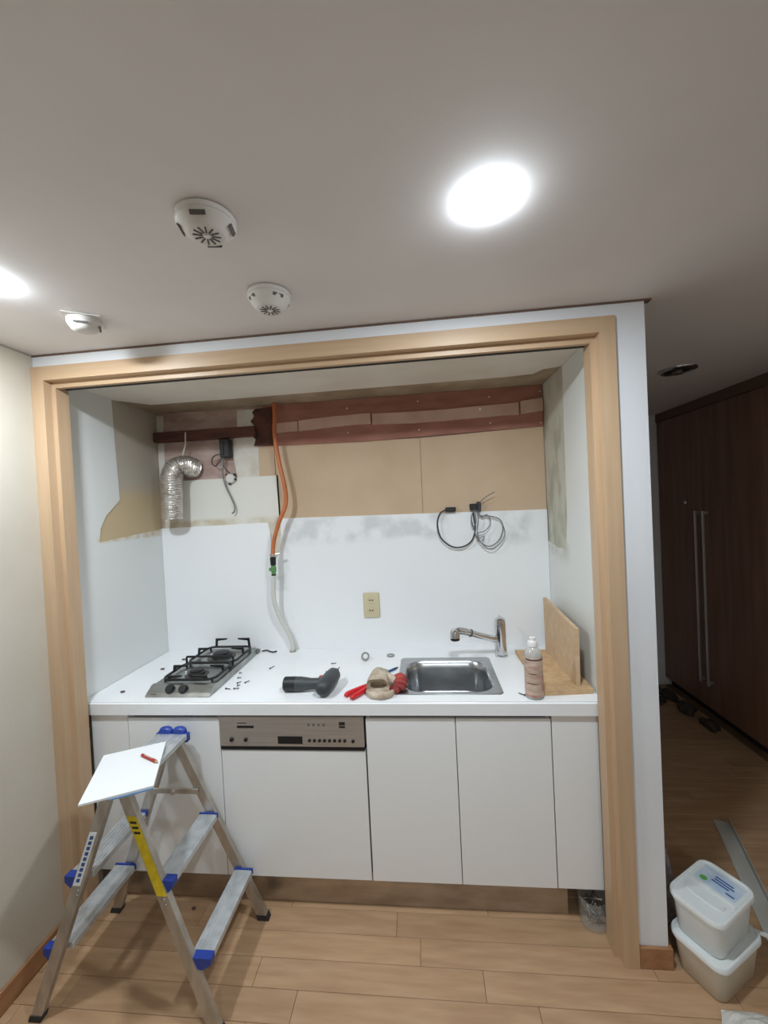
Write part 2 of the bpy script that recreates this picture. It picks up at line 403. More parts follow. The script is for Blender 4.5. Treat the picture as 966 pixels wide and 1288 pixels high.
# torn wood end
out = [(0.585, 2.005), (0.70, 2.003)] + [(0.70+0.008*math.sin(9*i), 2.003+i*0.03) for i in range(1, 7)] + [(0.695, 2.212), (0.60, 2.205)]
out += [(0.585+0.012*math.sin(i*2.3), 2.19-0.025*i) for i in range(0, 7)]
bw('torn_wood', out, 'torn_wood', YB-0.014, YB-0.0045)
obj('wood_batten', box(B(), XAL+0.001, 0.60, YB-0.03, YB+0.0115, 2.058, 2.112, 0.003), 'beam_wood', alc, label='dark brown wooden batten across the bare wall')
bw('plaster_patch', [(0.47, 1.838), (0.60, 1.838), (0.598, 2.21), (0.49, 2.212), (0.485, 2.12), (0.46, 2.05), (0.455, 1.95)], 'plaster_white', YB+0.007, YB+0.0119)
bw('plaster_strip', [(XAL+0.001, 1.838), (XAL+0.035, 1.838), (XAL+0.04, 2.21), (XAL+0.001, 2.21)], 'plaster_white', YB+0.006, YB+0.0119)
def nail(x, z, r=0.004):
    obj('nail_head', lathe(B(), [(0, 0.0025), (r*0.7, 0.002), (r, 0)], n=8, c=(x, YB-0.0042, z), M=Matrix.Rotation(PI/2, 4, 'X')), 'nail_white', alc)
for x, z in ((1.11, 2.175), (1.11, 2.045), (1.49, 2.185), (1.49, 2.035), (1.86, 2.18), (1.86, 2.045), (2.115, 2.19), (2.115, 2.03), (0.625, 2.03)): nail(x, z)
obj('nail_head', lathe(B(), [(0, 0.003), (0.006, 0.002), (0.007, 0)], n=10, c=(1.81, YB-0.0142, 2.118), M=Matrix.Rotation(PI/2, 4, 'X')), 'nail_white', alc)

# door-less wooden casing around the recess ----------------------------------
def frame_side(x_out, s):
    # s = +1: casing runs from x_out towards +x
    bm = B()
    X = lambda v: x_out + s*v
    prof = [(X(0), -0.012), (X(0.052), -0.012), (X(0.052), 0.022), (X(0.070), 0.022), (X(0.070), 0.080), (X(0.0), 0.080)]
    return prism(bm, prof, XY, 0.0, 2.2455)
fr = struct('trim_1', frame_side(0.0005, 1), 'casing_wood', 'light oak casing on the left of the kitchen recess')
struct('trim_2', frame_side(2.163, -1), 'casing_wood', 'light oak casing on the right of the kitchen recess')
bm = B(); box(bm, 0.0526, 2.1109, -0.012, 0.0219, 2.192, 2.2455); box(bm, 0.0708, 2.0928, 0.022, 0.040, 2.170, 2.2455); box(bm, 0.0708, 2.0928, 0.0401, 0.080, 2.190, 2.2455)
struct('trim_3', bm, 'casing_wood_h', 'light oak head casing above the kitchen recess')
struct('trim_4', box(B(), 0.0707, 2.0928, 0.0405, 0.079, 2.176, 2.1895), 'dark_gap', 'dark sliding track under the head casing')
struct('trim_5', box(B(), 0.0, XR+0.022, -0.004, 0.02, ZC-0.0065, ZC-0.0005), 'wardrobe_rail', 'thin brown strip standing for the shadow gap between wall and ceiling')  # brown strip paints the dark of the shadow gap under the ceiling
struct('trim_6', box(B(), 0.0, 0.005, YR+0.01, -0.013, ZC-0.005, ZC-0.0005), 'cabinet_edge', 'thin joint between left wall and ceiling')
struct('baseboard_left', box(B(), 0.0005, 0.012, YR+0.01, -0.013, 0.0005, 0.078, 0.002), 'skirting_wood', 'brown wooden skirting along the left wall')
bm = B(); box(bm, 2.1635, XR+0.011, -0.011, -0.0003, 0.0005, 0.075, 0.002)
box(bm, XR+0.0003, XR+0.011, -0.0003, YE-0.01, 0.0005, 0.075, 0.002)
struct('baseboard_right', bm, 'skirting_wood', 'brown wooden skirting around the right pier')

# ================================================================== CEILING FITTINGS
def lamp(x, y, label, lit=True):
    t = thing('ceiling_lamp', (x, y, ZC), label, 'ceiling lamp', 'round lit ceiling lamps')
    obj('base_plate', lathe(B(), [(0, 0), (0.0525, 0), (0.0525, -0.003), (0, -0.003)], c=(x, y, ZC-0.0003), n=40), 'white_plastic', t)
    obj('diffuser', lathe(B(), [(0, -0.0085), (0.020, -0.0082), (0.036, -0.0072), (0.046, -0.0058), (0.051, -0.0044), (0.053, -0.0033)], c=(x, y, ZC-0.0004), n=40), 'lamp_glow', t, smooth=True)
lamp(1.662, -0.545, 'bright round ceiling lamp above the middle of the room')
lamp(1.662, -2.60, 'added fill lamp on the ceiling, unseen behind the viewer')  # unseen lamp, added to lift the ceiling brightness
lamp(0.357, -0.471, 'lit ceiling lamp beside the left wall, cut by the frame edge')

t = thing('downlight', (2.885, 0.871, ZC), 'unlit chrome rimmed downlight in the dark corridor ceiling', 'downlight')
obj('rim', lathe(B(), [(0.062, 0), (0.09, 0), (0.088, -0.006), (0.075, -0.012), (0.062, -0.008), (0.062, 0)], c=(2.885, 0.871, ZC-0.0003), n=36), 'chrome', t, smooth=True)
obj('recess_disc', lathe(B(), [(0.062, -0.006), (0.03, -0.002), (0.0, -0.0015)], c=(2.885, 0.871, ZC-0.0003), n=36), 'dark_gap', t, smooth=True)  # dark disc stands in for the shade inside a recess
obj('bulb', lathe(B(), [(0, -0.026), (0.018, -0.023), (0.028, -0.012), (0.026, -0.002)], c=(2.885, 0.871, ZC-0.0003), n=24), 'lamp_off', t, smooth=True)

def detector(x, y, rot, label, R=0.062, H=0.042, top=False):
    t = thing('smoke_detector', (x, y, ZC), label, 'smoke detector', 'round smoke detectors on the ceiling')
    z = ZC-0.0003
    obj('base', lathe(B(), [(R*0.9, 0), (R, -0.002), (R, -0.012), (R*0.96, -0.014), (0, -0.014)], c=(x, y, z), n=40), 'white_plastic_aged', t, smooth=True)
    dome = obj('dome', lathe(B(), [(R*0.97, -0.0142), (R*0.94, -0.018), (R*0.78, -H*0.72), (R*0.62, -H*0.93), (R*0.55, -H), (0, -H)], c=(x, y, z), n=40), 'white_plastic_aged', t, smooth=True)
    for k in range(4):
        a = rot + k*PI/2
        bm = B(); box(bm, -0.016, 0.016, -0.0015, 0.0015, -0.0045, 0.0045)
        tilt = math.radians(36)
        M = Matrix.Translation((x, y, z)) @ Matrix.Rotation(a, 4, 'Z') @ Matrix.Translation((0, -R*0.855, -0.0232)) @ Matrix.Rotation(tilt, 4, 'X')
        bmesh.ops.transform(bm, matrix=M, verts=bm.verts)
        s = obj('vent', bm, 'grey_slot', t)
    for k in range(12):
        a = rot + k*PI/6 + 0.2
        bm = B(); box(bm, -0.0018, 0.0018, R*0.16, R*0.46, -H-0.0012, -H+0.001)
        bmesh.ops.transform(bm, matrix=Matrix.Translation((x, y, z)) @ Matrix.Rotation(a, 4, 'Z'), verts=bm.verts)
        obj('slit', bm, 'grey_slot', dome)
    obj('centre_cap', lathe(B(), [(0.006, -H+0.001), (0.006, -H-0.003), (0, -H-0.004)], c=(x, y, z), n=14), 'white_plastic', dome)
detector(1.045, -0.585, 0.18, 'white smoke detector nearest the viewer, above the hob side', R=0.064, H=0.036)
detector(1.062, -0.262, 0.82, 'white domed smoke detector just in front of the wood casing', R=0.064, H=0.048)
t = thing('gas_detector', (0.425, -0.225, ZC), 'small dome sensor on a square plate near the left wall', 'sensor')
bm = B(); box(bm, -0.052, 0.052, -0.052, 0.052, -0.004, -0.0003, 0.001); bmesh.ops.transform(bm, matrix=Matrix.Translation((0.425, -0.225, ZC)) @ Matrix.Rotation(0.55, 4, 'Z'), verts=bm.verts)
obj('plate', bm, 'white_plastic_aged', t)
obj('dome', lathe(B(), [(0.048, -0.004), (0.047, -0.016), (0.036, -0.034), (0.022, -0.04), (0, -0.041)], c=(0.425, -0.225, ZC), n=36), 'white_plastic_aged', t, smooth=True)
for k in range(2):
    bm = B(); box(bm, -0.02, 0.02, -0.0012, 0.0012, -0.003, 0.003)
    bmesh.ops.transform(bm, matrix=Matrix.Translation((0.425, -0.225, ZC)) @ Matrix.Rotation(0.5 + k*1.7, 4, 'Z') @ Matrix.Translation((0, -0.0425, -0.0245)) @ Matrix.Rotation(0.6, 4, 'X'), verts=bm.verts)
    obj('vent', bm, 'grey_slot', t)

# ================================================================== KITCHEN UNIT
DT = 0.018
def door_panel(name, x0, x1, z0, z1, parent, m='white_laminate', y=YC):
    return obj(name, box(B(), x0+0.0015, x1-0.0015, y, y+DT, z0, z1, 0.0012), m, parent)
ZD0, ZD1 = 0.148, 0.803
def cabinet(x0, x1, doors, label):
    t = thing('base_cabinet', ((x0+x1)/2, 0.4, 0.0), label, 'cabinet', 'white base cabinets')
    bm = B(); box(bm, x0+0.001, x0+0.017, YC+DT+0.002, 0.69, 0.15, 0.82); box(bm, x1-0.017, x1-0.001, YC+DT+0.002, 0.69, 0.15, 0.82)
    box(bm, x0+0.017, x1-0.017, YC+DT+0.002, 0.69, 0.15, 0.166); box(bm, x0+0.017, x1-0.017, 0.672, 0.69, 0.166, 0.60)
    obj('body', bm, 'cabinet_edge', t)
    obj('gap_strip', box(B(), x0+0.017, x1-0.017, YC+0.014, YC+0.024, 0.800, 0.8205), 'dark_gap', t)  # dark strip paints the shaded recess between worktop and doors
    for a, b in doors: door_panel('door', a, b, ZD0, ZD1, t)
    bm = B()
    for lx in (x0+0.04, x1-0.04):
        for ly in (0.21, 0.62):
            obj('leg', lathe(B(), [(0, 0.0005), (0.022, 0.0005), (0.022, 0.012), (0.014, 0.016), (0.014, 0.1495), (0, 0.1495)], c=(lx, ly, 0), n=12), 'black_plastic', t)
    bm.free()
    return t
def filler(x0, x1, label, z1=0.8205):
    obj('filler_panel', box(B(), x0+0.0015, x1, YC+0.001, YC+0.019, ZD0, z1, 0.001), 'white_laminate', None, label, 'panel')
filler(0.045, 0.2115, 'narrow white filler panel behind the stepladder beside the left casing')
cabinet(0.2125, 0.6180, [(0.2125, 0.618)], 'white base cabinet with one door under the hob')
cabinet(1.2232, 1.9365, [(1.2232, 1.577), (1.577, 1.9365)], 'white double-door base cabinet under the sink')
filler(1.9375, 2.107, 'white filler panel between sink cabinet and right casing')

t = thing('dishwasher', (0.92, 0.4, 0), 'built-in dishwasher with steel control strip and white door', 'dishwasher')
obj('body', box(B(), 0.624, 1.218, YC+0.03, 0.67, 0.15, 0.815), 'dark_gap', t)
obj('door', box(B(), 0.6195, 1.2185, YC, YC+0.028, ZD0, 0.672, 0.0015), 'white_laminate', t)
cp = obj('control_panel', box(B(), 0.6215, 1.2165, YC-0.006, YC+0.028, 0.690, 0.812, 0.002), 'steel', t)
obj('trim_strip', box(B(), 0.6205, 1.2175, YC-0.003, YC+0.028, 0.675, 0.6895), 'black_plastic', t)
obj('top_strip', box(B(), 0.6205, 1.2175, YC-0.002, YC+0.028, 0.8122, 0.8195), 'black_plastic', t)
YP = YC-0.006
def onpanel(name, x0, x1, z0, z1, m, d=0.0015, bev=0.0): obj(name, box(B(), x0, x1, YP-d, YP+0.001, z0, z1, bev), m, cp)
onpanel('handle_slot', 0.864, 0.966, 0.703, 0.733, 'black_plastic', 0.0012)
onpanel('display', 0.695, 0.765, 0.767, 0.776, 'black_plastic')
onpanel('logo', 0.697, 0.735, 0.785, 0.788, 'print_black', 0.0006)
onpanel('badge', 1.118, 1.142, 0.768, 0.792, 'print_black', 0.0008)
onpanel('badge_line', 1.118, 1.142, 0.7765, 0.7785, 'steel', 0.0011)
for i in range(4): onpanel('indicator', 0.990+0.0205*i, 0.998+0.0205*i, 0.776, 0.784, 'grey_slot', 0.0008)
def knob(x, z, r, d=0.008): obj('button', lathe(B(), [(0, d), (r*0.85, d), (r, d*0.7), (r, 0)], c=(x, YP, z), n=16, M=Matrix.Rotation(PI/2, 4, 'X')), 'black_plastic', cp, smooth=True)
knob(0.670, 0.720, 0.0085); knob(0.730, 0.720, 0.0075)
for i in range(8): knob(0.995+0.0205*i, 0.7175, 0.0062, 0.005)
knob(1.172, 0.716, 0.0068, 0.005)

obj('plinth', box(B(), 0.015, 1.985, 0.166, 0.180, 0.0008, 0.1475), 'kick_steel', None, 'brushed steel plinth along the bottom of the kitchen unit', 'plinth')

# worktop with a cut-out for the sink
SX0, SX1, SY0, SY1 = 1.347, 1.778, 0.167, 0.552
hx0, hx1, hy0, hy1 = SX0+0.012, SX1-0.012, SY0+0.012, SY1-0.012
bm = B()
wx0, wx1, wy0, wy1, wz0, wz1 = XAL+0.0015, XAR-0.0015, YC-0.012, YB-0.0025, 0.821, ZK
O = [(wx0, wy0), (wx1, wy0), (wx1, wy1), (wx0, wy1)]; H = [(hx0, hy0), (hx1, hy0), (hx1, hy1), (hx0, hy1)]
O[0] = (wx0, wy0); V = {}
for nm, P in (('o', O), ('h', H)):
    for z in (wz0, wz1): V[nm, z] = [bm.verts.new((p[0], p[1], z)) for p in P]
for i in range(4):
    j = (i+1) % 4
    bm.faces.new((V['o', wz1][i], V['o', wz1][j], V['h', wz1][j], V['h', wz1][i]))
    bm.faces.new((V['o', wz0][j], V['o', wz0][i], V['h', wz0][i], V['h', wz0][j]))
    bm.faces.new((V['o', wz0][i], V['o', wz0][j], V['o', wz1][j], V['o', wz1][i]))
    bm.faces.new((V['h', wz0][j], V['h', wz0][i], V['h', wz1][i], V['h', wz1][j]))
bmesh.ops.recalc_face_normals(bm, faces=bm.faces)
es = [e for e in bm.edges if all(abs(v.co.y-wy0) < 1e-5 for v in e.verts) and all(abs(v.co.z-wz1) < 1e-5 for v in e.verts)]
bmesh.ops.bevel(bm, geom=es, offset=0.006, segments=3, affect='EDGES')
obj('worktop', bm, 'worktop_white', None, 'white kitchen worktop littered with tools and screws', 'worktop')

# sink
t = thing('sink', ((SX0+SX1)/2, (SY0+SY1)/2, ZK), 'stainless steel sink let into the white worktop', 'sink')
bx0, bx1, by0, by1 = SX0+0.034, SX1-0.034, SY0+0.022, SY1-0.050
def rr(x0, x1, y0, y1, r, z): return [(p[0], p[1], z) for p in rrect(x0, x1, y0, y1, r, 6)]
z = ZK+0.0003
rings = [rr(SX0, SX1, SY0, SY1, 0.022, z), rr(SX0+0.002, SX1-0.002, SY0+0.002, SY1-0.002, 0.021, z+0.0035),
         rr(bx0-0.006, bx1+0.006, by0-0.006, by1+0.006, 0.078, z+0.003), rr(bx0, bx1, by0, by1, 0.074, z-0.003),
         rr(bx0+0.006, bx1-0.006, by0+0.006, by1-0.006, 0.072, z-0.03), rr(bx0+0.014, bx1-0.014, by0+0.012, by1-0.014, 0.070, z-0.135),
         rr(bx0+0.03, bx1-0.03, by0+0.028, by1-0.03, 0.060, z-0.152), rr(bx0+0.06, bx1-0.06, by0+0.055, by1-0.06, 0.03, z-0.156),
         rr(bx0+0.145, bx1-0.145, by0+0.12, by1-0.12, 0.01, z-0.158)]
obj('bowl', loft(B(), rings, cap0=False), 'steel_sink', t, smooth=True)
dr = obj('drain', lathe(B(), [(0.045, 0), (0.043, 0.003), (0.03, 0.0015), (0.0, 0.0008)], c=((bx0+bx1)/2+0.02, (by0+by1)/2+0.03, z-0.157), n=28), 'chrome', t, smooth=True)
obj('strainer', lathe(B(), [(0.026, 0.002), (0.0, 0.004)], c=((bx0+bx1)/2+0.02, (by0+by1)/2+0.03, z-0.157), n=20), 'dark_gap', dr)

# tap
FX, FY = 1.843, 0.575
t = thing('kitchen_tap', (FX, FY, ZK), 'chrome pull-out mixer tap behind the sink', 'tap')
obj('base_ring', lathe(B(), [(0.0, 0.0005), (0.031, 0.0005), (0.031, 0.006), (0.028, 0.009), (0, 0.009)], c=(FX, FY, ZK), n=28), 'chrome', t, smooth=True)
obj('body', lathe(B(), [(0.027, 0.009), (0.0275, 0.012), (0.0265, 0.14), (0.0265, 0.152), (0, 0.152)], c=(FX, FY, ZK), n=28), 'chrome', t, smooth=True)
obj('lever_cap', lathe(B(), [(0, 0.1525), (0.0265, 0.1525), (0.027, 0.157), (0.024, 0.182), (0.015, 0.190), (0, 0.191)], c=(FX, FY, ZK), n=28), 'chrome', t, smooth=True)
lv = B(); tube(lv, [(FX+0.0, FY+0.01, ZK+0.178), (FX+0.004, FY+0.03, ZK+0.180), (FX+0.006, FY+0.05, ZK+0.182)], 0.006, 10); obj('lever', lv, 'chrome', t, smooth=True)
sp = [(FX-0.015, FY-0.004, ZK+0.080), (FX-0.10, FY-0.035, ZK+0.112), (FX-0.175, FY-0.062, ZK+0.142), (FX-0.208, FY-0.074, ZK+0.150), (FX-0.228, FY-0.080, ZK+0.143)]
pts = spline(sp, 8)
obj('spout', tube(B(), pts, 0.015, 14, rfun=lambda q: 0.0155 if q < 0.45 else 0.0175), 'chrome', t, smooth=True)
cc = pts[13]; dd = (pts[14]-pts[12]).normalized()
obj('spout_joint', tube(B(), [cc-dd*0.003, cc+dd*0.003], 0.0185, 16), 'grey_slot', t, smooth=True)
hp = Vector(sp[-1])
obj('spray_head', lathe(B(), [(0, 0.020), (0.016, 0.017), (0.022, 0.006), (0.024, -0.022), (0.0, -0.022)], c=hp, n=24), 'chrome', t, smooth=True)
obj('spray_nozzle', lathe(B(), [(0.0225, -0.0222), (0.022, -0.034), (0.018, -0.036), (0, -0.036)], c=hp, n=24), 'black_plastic', t, smooth=True)

# hob
HX0, HX1, HY0, HY1 = 0.272, 0.560, 0.150, 0.668
t = thing('gas_hob', ((HX0+HX1)/2, (HY0+HY1)/2, ZK), 'two-burner steel gas hob on the left of the worktop', 'hob')
zt = ZK+0.030
bm = B()
prism(bm, [(HY0, ZK+0.0004), (HY0, ZK+0.004), (HY0+0.012, ZK+0.014), (HY0+0.045, zt+0.004), (HY0+0.06, zt+0.005), (HY0+0.075, zt), (HY1-0.01, zt-0.004), (HY1, zt-0.010), (HY1, ZK+0.0004)], YZ, HX0, HX1)
es = [e for e in bm.edges if len(e.link_faces) == 2]
obj('body', bm, 'steel_hob', t)
def hknob(x):
    M = Matrix.Rotation(math.radians(52), 4, 'X')
    k = obj('control_knob', lathe(B(), [(0, 0.018), (0.015, 0.018), (0.018, 0.014), (0.0195, 0.0), (0, 0.0)], c=(x, HY0+0.027, ZK+0.0225), n=24, M=M), 'black_plastic', t, smooth=True)
hknob(0.372); hknob(0.432)
obj('brand_mark', box(B(), HX0+0.022, HX0+0.046, HY0+0.006, HY0+0.0085, ZK+0.0085, ZK+0.0125), 'grey_slot', t)
BC = [((HX0+HX1)/2-0.005, HY0+0.165), ((HX0+HX1)/2+0.0, HY0+0.385)]
for i, (x, y) in enumerate(BC):
    r = 0.047 if i == 1 else 0.036
    bn = obj('burner', lathe(B(), [(0, 0.0), (r*1.5, 0.0), (r*1.45, 0.003), (r*1.02, 0.005), (r, 0.016), (r*0.9, 0.018), (0, 0.018)], c=(x, y, zt-0.003), n=32), 'burner', t, smooth=True)
    obj('burner_cap', lathe(B(), [(0, 0.0185), (r*0.82, 0.0185), (r*0.82, 0.024), (r*0.7, 0.027), (0, 0.028)], c=(x, y, zt-0.003), n=32), 'black_iron', bn, smooth=True)
    obj('igniter', box(B(), x-0.055, x-0.049, y-0.004, y+0.004, zt-0.002, zt+0.014), 'white_plastic', bn)
# pan supports: a low rounded ring with four raised fingers each
gz = zt+0.012
def ring_pts(x0, x1, y0, y1, r, z):
    p = [Vector((a, b, z)) for a, b in rrect(x0, x1, y0, y1, r, 5)]; return p+[p[0]]
for i, (ya, yb) in enumerate(((HY0+0.078, HY0+0.268), (HY0+0.272, HY0+0.492))):
    g = obj('pan_support', tube(B(), ring_pts(HX0+0.022, HX1-0.022, ya, yb, 0.04, gz), 0.0058, 8, cap=False), 'black_iron', t, smooth=True)
    cx = (HX0+HX1)/2; cy = (ya+yb)/2
    for k, (px, py) in enumerate(((HX0+0.022, cy), (HX1-0.022, cy)) + (((cx-0.085, yb), (cx+0.105, yb)) if i else ((cx-0.09, ya+0.004), (cx+0.09, ya+0.004)))):
        dirv = Vector((cx-px, 0, 0)).normalized(); sd = Vector((-dirv.y, dirv.x, 0))*0.0038
        hgt = (0.028, 0.028, 0.018, 0.018)[k] if i == 0 else (0.034, 0.034, 0.046, 0.046)[k]
        bm = B()
        prof = [(-0.004, -0.002), (0.006, -0.002), (0.010, hgt-0.012), (0.062, hgt-0.006), (0.066, hgt), (0.0, hgt)]
        P = Vector((px, py, gz))
        prism(bm, prof, lambda a, b, d: P+dirv*a+Vector((0, 0, b))+sd*d, -1, 1)
        obj('finger', bm, 'black_iron', g)
    if i: obj('cross_bar', tube(B(), spline([(HX0+0.024, ya, gz), (HX0+0.026, ya, gz+0.026), (HX0+0.05, ya, gz+0.030), (HX1-0.05, ya, gz+0.030), (HX1-0.026, ya, gz+0.026), (HX1-0.024, ya, gz)], 5), 0.0052, 8), 'black_iron', g, smooth=True)
    for px, py in ((HX0+0.034, ya+0.012), (HX1-0.034, ya+0.012), (HX0+0.034, yb-0.012), (HX1-0.034, yb-0.012)):
        obj('foot', tube(B(), [(px, py, zt-0.004), (px, py, gz)], 0.005, 8), 'black_iron', g)
obj('rear_bracket', box(B(), HX1-0.04, HX1+0.008, HY1-0.03, HY1+0.004, ZK+0.004, ZK+0.0185, 0.002), 'steel_hob', t)

# ================================================================== PIPES AND WIRES ON THE BACK WALL
t = thing('gas_hose', (0.70, YB-0.05, 1.3), 'orange gas hose joined to a pale grey hose on the back wall', 'hose')
op = [(0.722, 0.665, 2.2235), (0.724, 0.655, 2.15), (0.722, 0.645, 2.04), (0.74, 0.64, 1.90), (0.765, 0.64, 1.76), (0.762, 0.64, 1.67), (0.722, 0.64, 1.58), (0.688, 0.64, 1.48), (0.678, 0.64, 1.405)]
obj('orange_hose', tube(B(), spline(op, 8), 0.0115, 12), 'hose_orange', t, smooth=True)
c0 = Vector(op[-1])
cl = obj('hose_clamp', tube(B(), [c0+Vector((0, 0, 0.008)), c0-Vector((0, 0, 0.006))], 0.0155, 16), 'aluminium', t, smooth=True)
obj('clamp_screw', tube(B(), [c0+Vector((0.012, 0, 0.004)), c0+Vector((0.038, 0.004, 0.008))], 0.006, 8), 'aluminium', cl)
obj('coupling', lathe(B(), [(0, -0.005), (0.0135, -0.005), (0.0135, -0.012), (0.016, -0.014), (0.0145, -0.052), (0.0, -0.052)], c=c0, n=18), 'black_plastic', t, smooth=True)
vv = obj('valve', lathe(B(), [(0, -0.052), (0.013, -0.053), (0.013, -0.06), (0.016, -0.064), (0.016, -0.086), (0.012, -0.09), (0.012, -0.1), (0, -0.1)], c=c0, n=8), 'valve_green', t)
obj('valve_lever', box(B(), c0.x-0.022, c0.x-0.010, c0.y-0.012, c0.y+0.006, c0.z-0.083, c0.z-0.066, 0.003), 'valve_green', vv)
obj('collar', lathe(B(), [(0, -0.1), (0.0125, -0.1), (0.0125, -0.108), (0, -0.108)], c=c0, n=14), 'black_plastic', t)
gp = [c0+Vector((0, 0, -0.106)), (0.672, 0.64, 1.22), (0.673, 0.645, 1.14), (0.70, 0.655, 1.05), (0.735, 0.665, 0.975), (0.752, 0.67, 0.91), (0.750, 0.672, ZK+0.001)]
obj('grey_hose', tube(B(), spline(gp, 8), 0.0115, 12), 'hose_grey', t, smooth=True)
obj('floor_ring', lathe(B(), [(0.012, 0.0), (0.018, 0.0), (0.017, 0.006), (0.012, 0.006)], c=(0.750, 0.672, ZK+0.0006), n=18), 'aluminium', t)

# foil duct
t = thing('foil_duct', (0.17, 0.64, 1.63), 'crumpled silver foil exhaust duct hanging from the bare wall', 'duct')
dp = spline([(0.222, 0.712, 1.902), (0.216, 0.680, 1.908), (0.198, 0.645, 1.914), (0.170, 0.622, 1.900), (0.150, 0.613, 1.855), (0.145, 0.612, 1.78), (0.142, 0.612, 1.70), (0.140, 0.612, 1.625)], 12)
N = len(dp)*2
dense = []
dense = list(dp)
cnt = [0]
def rf(q):
    cnt[0] += 1; return 0.0545 + (0.0032 if cnt[0] % 2 else -0.0025) + random.uniform(-.0014, .0014) - (0.006 if q < 0.06 else 0)
obj('duct_tube', tube(B(), dense, 0.055, 22, cap=False, rfun=rf), 'foil', t)
bm = B(); lathe(bm, [(0.0525, 0.0), (0.052, 0.05)], c=(0.140, 0.612, 1.6255), n=22); obj('duct_mouth', bm, 'foil', t)
obj('hanging_string', tube(B(), [(0.205, YB-0.033, 2.10), (0.208, 0.66, 2.03), (0.206, 0.63, 1.968)], 0.004, 6), 'cable_white', t)

t = thing('cable_driver', (0.425, 0.69, 1.95), 'black plastic driver box with dangling grey cable beside the foil duct', 'driver box')
obj('case', box(B(), 0.398, 0.452, 0.665, YB+0.006, 1.95, 2.05, 0.004), 'black_plastic', t)
obj('cover', box(B(), 0.402, 0.425, 0.660, 0.6648, 1.965, 2.035, 0.002), 'tool_dark', t)
obj('cable', tube(B(), spline([(0.41, 0.675, 1.95), (0.392, 0.67, 1.925), (0.37, 0.668, 1.905), (0.352, 0.668, 1.92), (0.355, 0.668, 1.95), (0.38, 0.668, 1.965), (0.404, 0.668, 1.965)], 7), 0.0032, 7), 'cable_dark', t, smooth=True)
obj('cable', tube(B(), spline([(0.412, 0.68, 1.95), (0.405, 0.682, 1.90), (0.402, 0.685, 1.85), (0.412, 0.69, 1.79), (0.437, 0.692, 1.73), (0.455, 0.692, 1.68), (0.454, 0.688, 1.652), (0.442, 0.682, 1.64)], 7), 0.0042, 8), 'cable_grey', t, smooth=True)
obj('cable', tube(B(), spline([(0.415, 0.682, 1.95), (0.408, 0.684, 1.91), (0.425, 0.686, 1.875), (0.44, 0.69, 1.862)], 7), 0.0028, 7), 'cable_dark', t, smooth=True)
t = thing('junction_cap', (0.437, YB, 1.835), 'small round white junction cap with black screws on the old panel', 'junction cap')
obj('cap', lathe(B(), [(0, 0.018), (0.022, 0.018), (0.027, 0.012), (0.027, -0.003), (0, -0.003)], c=(0.437, YB, 1.835), n=22, M=Matrix.Rotation(PI/2, 4, 'X')), 'white_plastic_aged', t, smooth=True)
for dx, dz in ((0.024, 0.02), (0.026, -0.006), (-0.006, -0.029), (-0.018, 0.02)): 
    obj('clip', box(B(), 0.437+dx-0.006, 0.437+dx+0.006, YB-0.014, YB+0.003, 1.835+dz-0.006, 1.835+dz+0.006, 0.002), 'black_plastic', t)

def wiremess():
    t = thing('wall_cable', (1.633, 0.69, 1.609), 'dark cable hanging in a loop from a black plug beside the wire coil', 'cable')
    obj('plug', box(B(), 1.608, 1.662, 0.675, YB+0.0035, 1.595, 1.617, 0.003), 'black_plastic', t)
    obj('cable', tube(B(), spline([(1.612, 0.685, 1.606), (1.578, 0.684, 1.585), (1.563, 0.682, 1.53), (1.578, 0.68, 1.46), (1.63, 0.68, 1.412), (1.69, 0.68, 1.408), (1.738, 0.682, 1.44), (1.757, 0.684, 1.50), (1.752, 0.686, 1.57), (1.748, 0.688, 1.602)], 8), 0.0042, 8), 'cable_dark', t, smooth=True)
    t = thing('wire_coil', (1.76, 0.69, 1.61), 'tangle of thin grey wires coiled beneath a black connector', 'wires')
    obj('connector', box(B(), 1.735, 1.772, 0.675, YB+0.0035, 1.598, 1.630, 0.003), 'black_plastic', t)
    obj('connector', box(B(), 1.772, 1.792, 0.680, YB+0.0035, 1.590, 1.640, 0.003), 'cable_dark', t)
    cs = [[(1.76, .685, 1.60), (1.74, .684, 1.56), (1.75, .682, 1.50), (1.77, .68, 1.44), (1.82, .68, 1.405), (1.87, .68, 1.43), (1.897, .68, 1.49), (1.885, .68, 1.54), (1.84, .682, 1.56), (1.78, .686, 1.565)],
          [(1.775, .685, 1.60), (1.79, .68, 1.56), (1.82, .675, 1.57), (1.835, .675, 1.53), (1.81, .675, 1.49), (1.77, .676, 1.475), (1.775, .678, 1.45), (1.80, .678, 1.46), (1.79, .678, 1.43)],
          [(1.765, .684, 1.61), (1.775, .676, 1.56), (1.765, .672, 1.49), (1.78, .672, 1.43), (1.83, .672, 1.39), (1.88, .672, 1.42), (1.905, .674, 1.47), (1.895, .676, 1.52)],
          [(1.78, .684, 1.63), (1.80, .67, 1.65), (1.83, .662, 1.67), (1.86, .66, 1.685)],
          [(1.752, .684, 1.60), (1.738, .676, 1.55), (1.745, .672, 1.51), (1.762, .672, 1.54), (1.757, .676, 1.60)]]
    for i, c in enumerate(cs): obj('wire', tube(B(), spline(c, 7), 0.0024 if i else 0.0032, 6), 'cable_grey', t, smooth=True)
wiremess()

